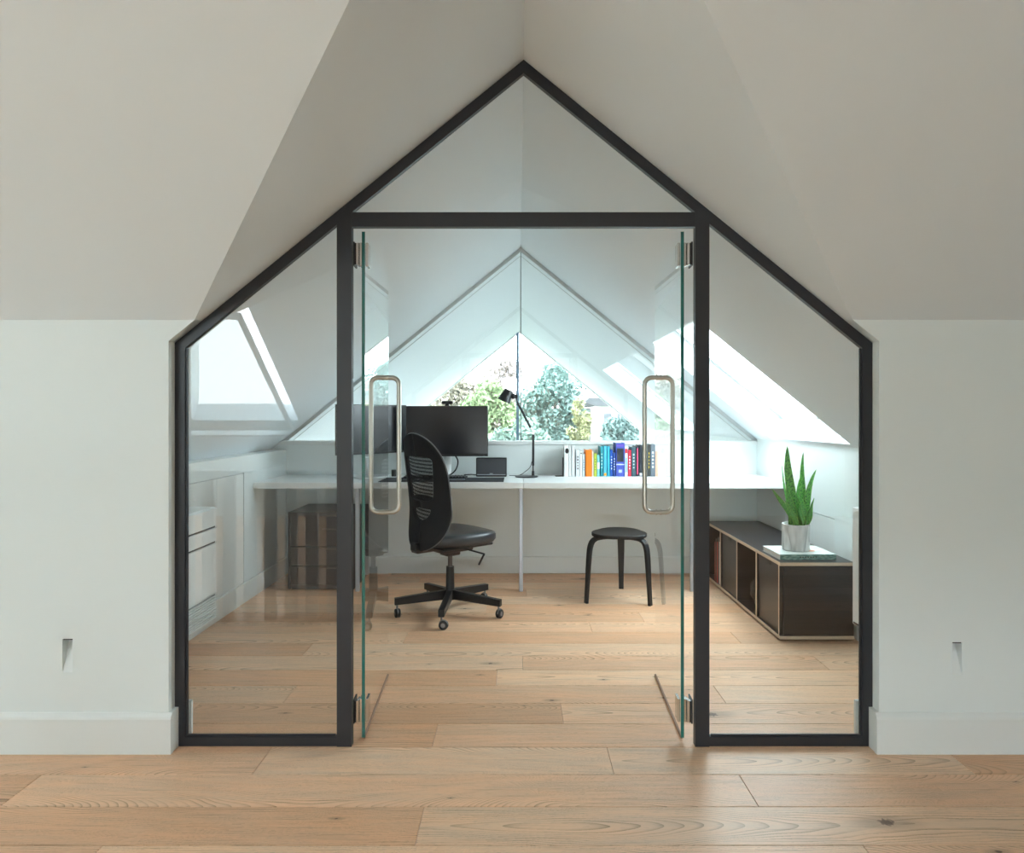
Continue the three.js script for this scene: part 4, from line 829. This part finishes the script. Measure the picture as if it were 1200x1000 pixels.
// ---------------------------------------------------------------- outside: garden, trees, neighbour's house
solo('lawn', wb(-300, 300, -5.8, -5.6, -200, 600), std(0x39442f, 0.95), 'grass of the garden below the gable window', 'lawn', null, 'structure');
function tree(name, label, x, d, top, r, hgt, col, n, group, bare) {
  const g = thing(name, label, 'tree', [x, -5.6, d], 0, group);
  const H = top + 5.6, trunkM = std(0x6a5c50, 0.9);
  const limbs = [rod([0, 0, 0], [0, H * 0.8, 0], 0.16, 8, 0.05)];
  for (let i = 0; i < 16; i++) { const a = rr(0, 6.28), h = H * rr(0.35, 0.8), L = r * rr(0.5, 0.95); limbs.push(rod([0, h, 0], [Math.cos(a) * L, Math.min(H * 0.98, h + L * rr(0.5, 1.1)), Math.sin(a) * L], 0.035, 5, 0.008)); }
  part('trunk', limbs, trunkM, g);
  const pos = [], nor = [], idx = [], cy = H - hgt / 2;
  const lumps = []; for (let i = 0; i < 44; i++) { const a = rr(0, 6.28), b = rr(-0.9, 1), q = Math.sqrt(1 - b * b) * rr(0.25, 0.85); lumps.push([Math.cos(a) * r * q, cy + b * hgt * 0.5 * 0.8, Math.sin(a) * r * q, r * rr(0.25, 0.45)]); }
  for (let i = 0; i < n; i++) {
    const [lx, ly, lz, lr] = lumps[Math.floor(rnd() * lumps.length)], a = rr(0, 6.28), b = rr(-1, 1), s = Math.sqrt(1 - b * b), k = lr * Math.pow(rnd(), 0.4);
    const p = new THREE.Vector3(lx + Math.cos(a) * s * k, ly + b * k, lz + Math.sin(a) * s * k);
    if (p.y > H) p.y = H - rr(0, 0.3);
    const e = new THREE.Euler(rr(0, 6.28), rr(0, 6.28), rr(0, 6.28)), q = rr(0.04, 0.085), v = [[0, q * 1.3, 0], [q * 0.6, 0, 0], [0, -q * 1.3, 0], [-q * 0.6, 0, 0]].map((w) => new THREE.Vector3(...w).applyEuler(e).add(p));
    const m = new THREE.Vector3(0, 0, 1).applyEuler(e), base = pos.length / 3;
    for (const w of v) { pos.push(w.x, w.y, w.z); nor.push(m.x, m.y, m.z); }
    idx.push(base, base + 2, base + 1, base, base + 3, base + 2);
  }
  const geo = new THREE.BufferGeometry(); geo.setAttribute('position', new THREE.Float32BufferAttribute(pos, 3)); geo.setAttribute('normal', new THREE.Float32BufferAttribute(nor, 3)); geo.setIndex(idx);
  const f = part('foliage', geo, std(col, 0.8, { side: THREE.DoubleSide }), g); f.userData.kind = 'stuff';
}
const PT = (px, py, d) => [XP(px, d), YP(py, d)];
const gt = 'garden trees beyond the gable window';
tree('garden_tree', 'broad blue green tree behind the desk lamp', XP(648, 22), 22, YP(424, 22), 1.45, 4.2, 0x637e77, 26000, gt);
tree('garden_tree', 'fresh green shrubby tree above the monitor', XP(574, 20), 20, YP(446, 20), 0.95, 3.0, 0x798d66, 14000, gt);
tree('garden_tree', 'pale russet tree with thin crown, above the webcam', XP(540, 24), 24, YP(436, 24), 1.5, 3.8, 0x847f6e, 11000, gt);
tree('garden_tree', 'sparse pinkish bare-topped tree beside the mullion', XP(592, 30), 30, YP(412, 30), 1.6, 5.0, 0x928983, 10000, gt);
tree('garden_tree', 'narrow yellow green tree before the neighbour house', XP(679, 20), 20, YP(462, 20), 0.36, 2.8, 0x8b8d64, 4500, gt);
tree('garden_tree', 'dark blue green bush low beside the white house wall', XP(724, 18), 18, YP(482, 18), 0.66, 2.8, 0x5c7470, 9000, gt);
tree('garden_tree', 'low green hedge tree under the mullion', XP(612, 18), 18, YP(486, 18), 0.95, 2.6, 0x6d867a, 10000, gt);
tree('garden_tree', 'pink flowering bush at the edge of the gable window', XP(752, 19), 19, YP(497, 19), 0.5, 2.2, 0x997f7a, 3500, gt);
[[500, 'sage'], [546, 'olive'], [592, 'pale green'], [638, 'grey green'], [684, 'khaki green'], [730, 'blue green'], [776, 'mossy']].forEach(([px, tone], i) =>
  tree('distant_tree', 'distant ' + tone + ' tree ' + ['beyond the monitor edge', 'beyond the webcam', 'beyond the lamp shade', 'beyond the lamp arm', 'beyond the house gable', 'beyond the white house wall', 'at the rim of the gable window'][i], XP(px, 46), 46 + (i % 2) * 5, YP(480 - i % 3 * 3, 46), 1.28, 4.5, [0x747f6e, 0x7b8474, 0x79897e, 0x6e7e76, 0x798170, 0x6d7f7a, 0x798174][i], 5000, 'distant trees behind the garden'));
{
  const d = 32, g = thing('neighbour_house', 'white neighbour house with grey gabled roof among the trees', 'house', [XP(714, d), -5.6, d]);
  const y = (py) => YP(py, d) + 5.6, X = (px) => XP(px, d) - XP(714, d);
  part('wall', bx(X(760) - X(699), y(474), 4, (X(760) + X(699)) / 2, y(474) / 2, -2, 0), std(0xf0efec, 0.8), g);
  part('rear_wall', bx(3.2, y(478), 4, X(699) - 1.6, y(478) / 2, -4.5, 0), std(0x6d706c, 0.85), g);
  part('roof', prism([[X(684), y(472)], [X(690), y(466)], [X(714), y(466)], [X(772), y(474)], [X(772), y(476)], [X(697), y(476)]], -0.3, 5), std(0x44484b, 0.8), g, 'grey roof');
  part('downpipe', cyl(0.06, 0.06, y(475), X(697.5), y(475) / 2, 0.1, 10), std(0xffffff, 0.6), g);
  for (const px of [712, 728]) { const w = part('window', bx(0.5, 0.7, 0.06, X(px), y(492), 0.02, 0.01), M.white, g); part('window_pane', bx(0.4, 0.6, 0.02, X(px), y(492), 0.05, 0), std(0x3a4248, 0.15), w); }
}

renderer.render(scene, camera);
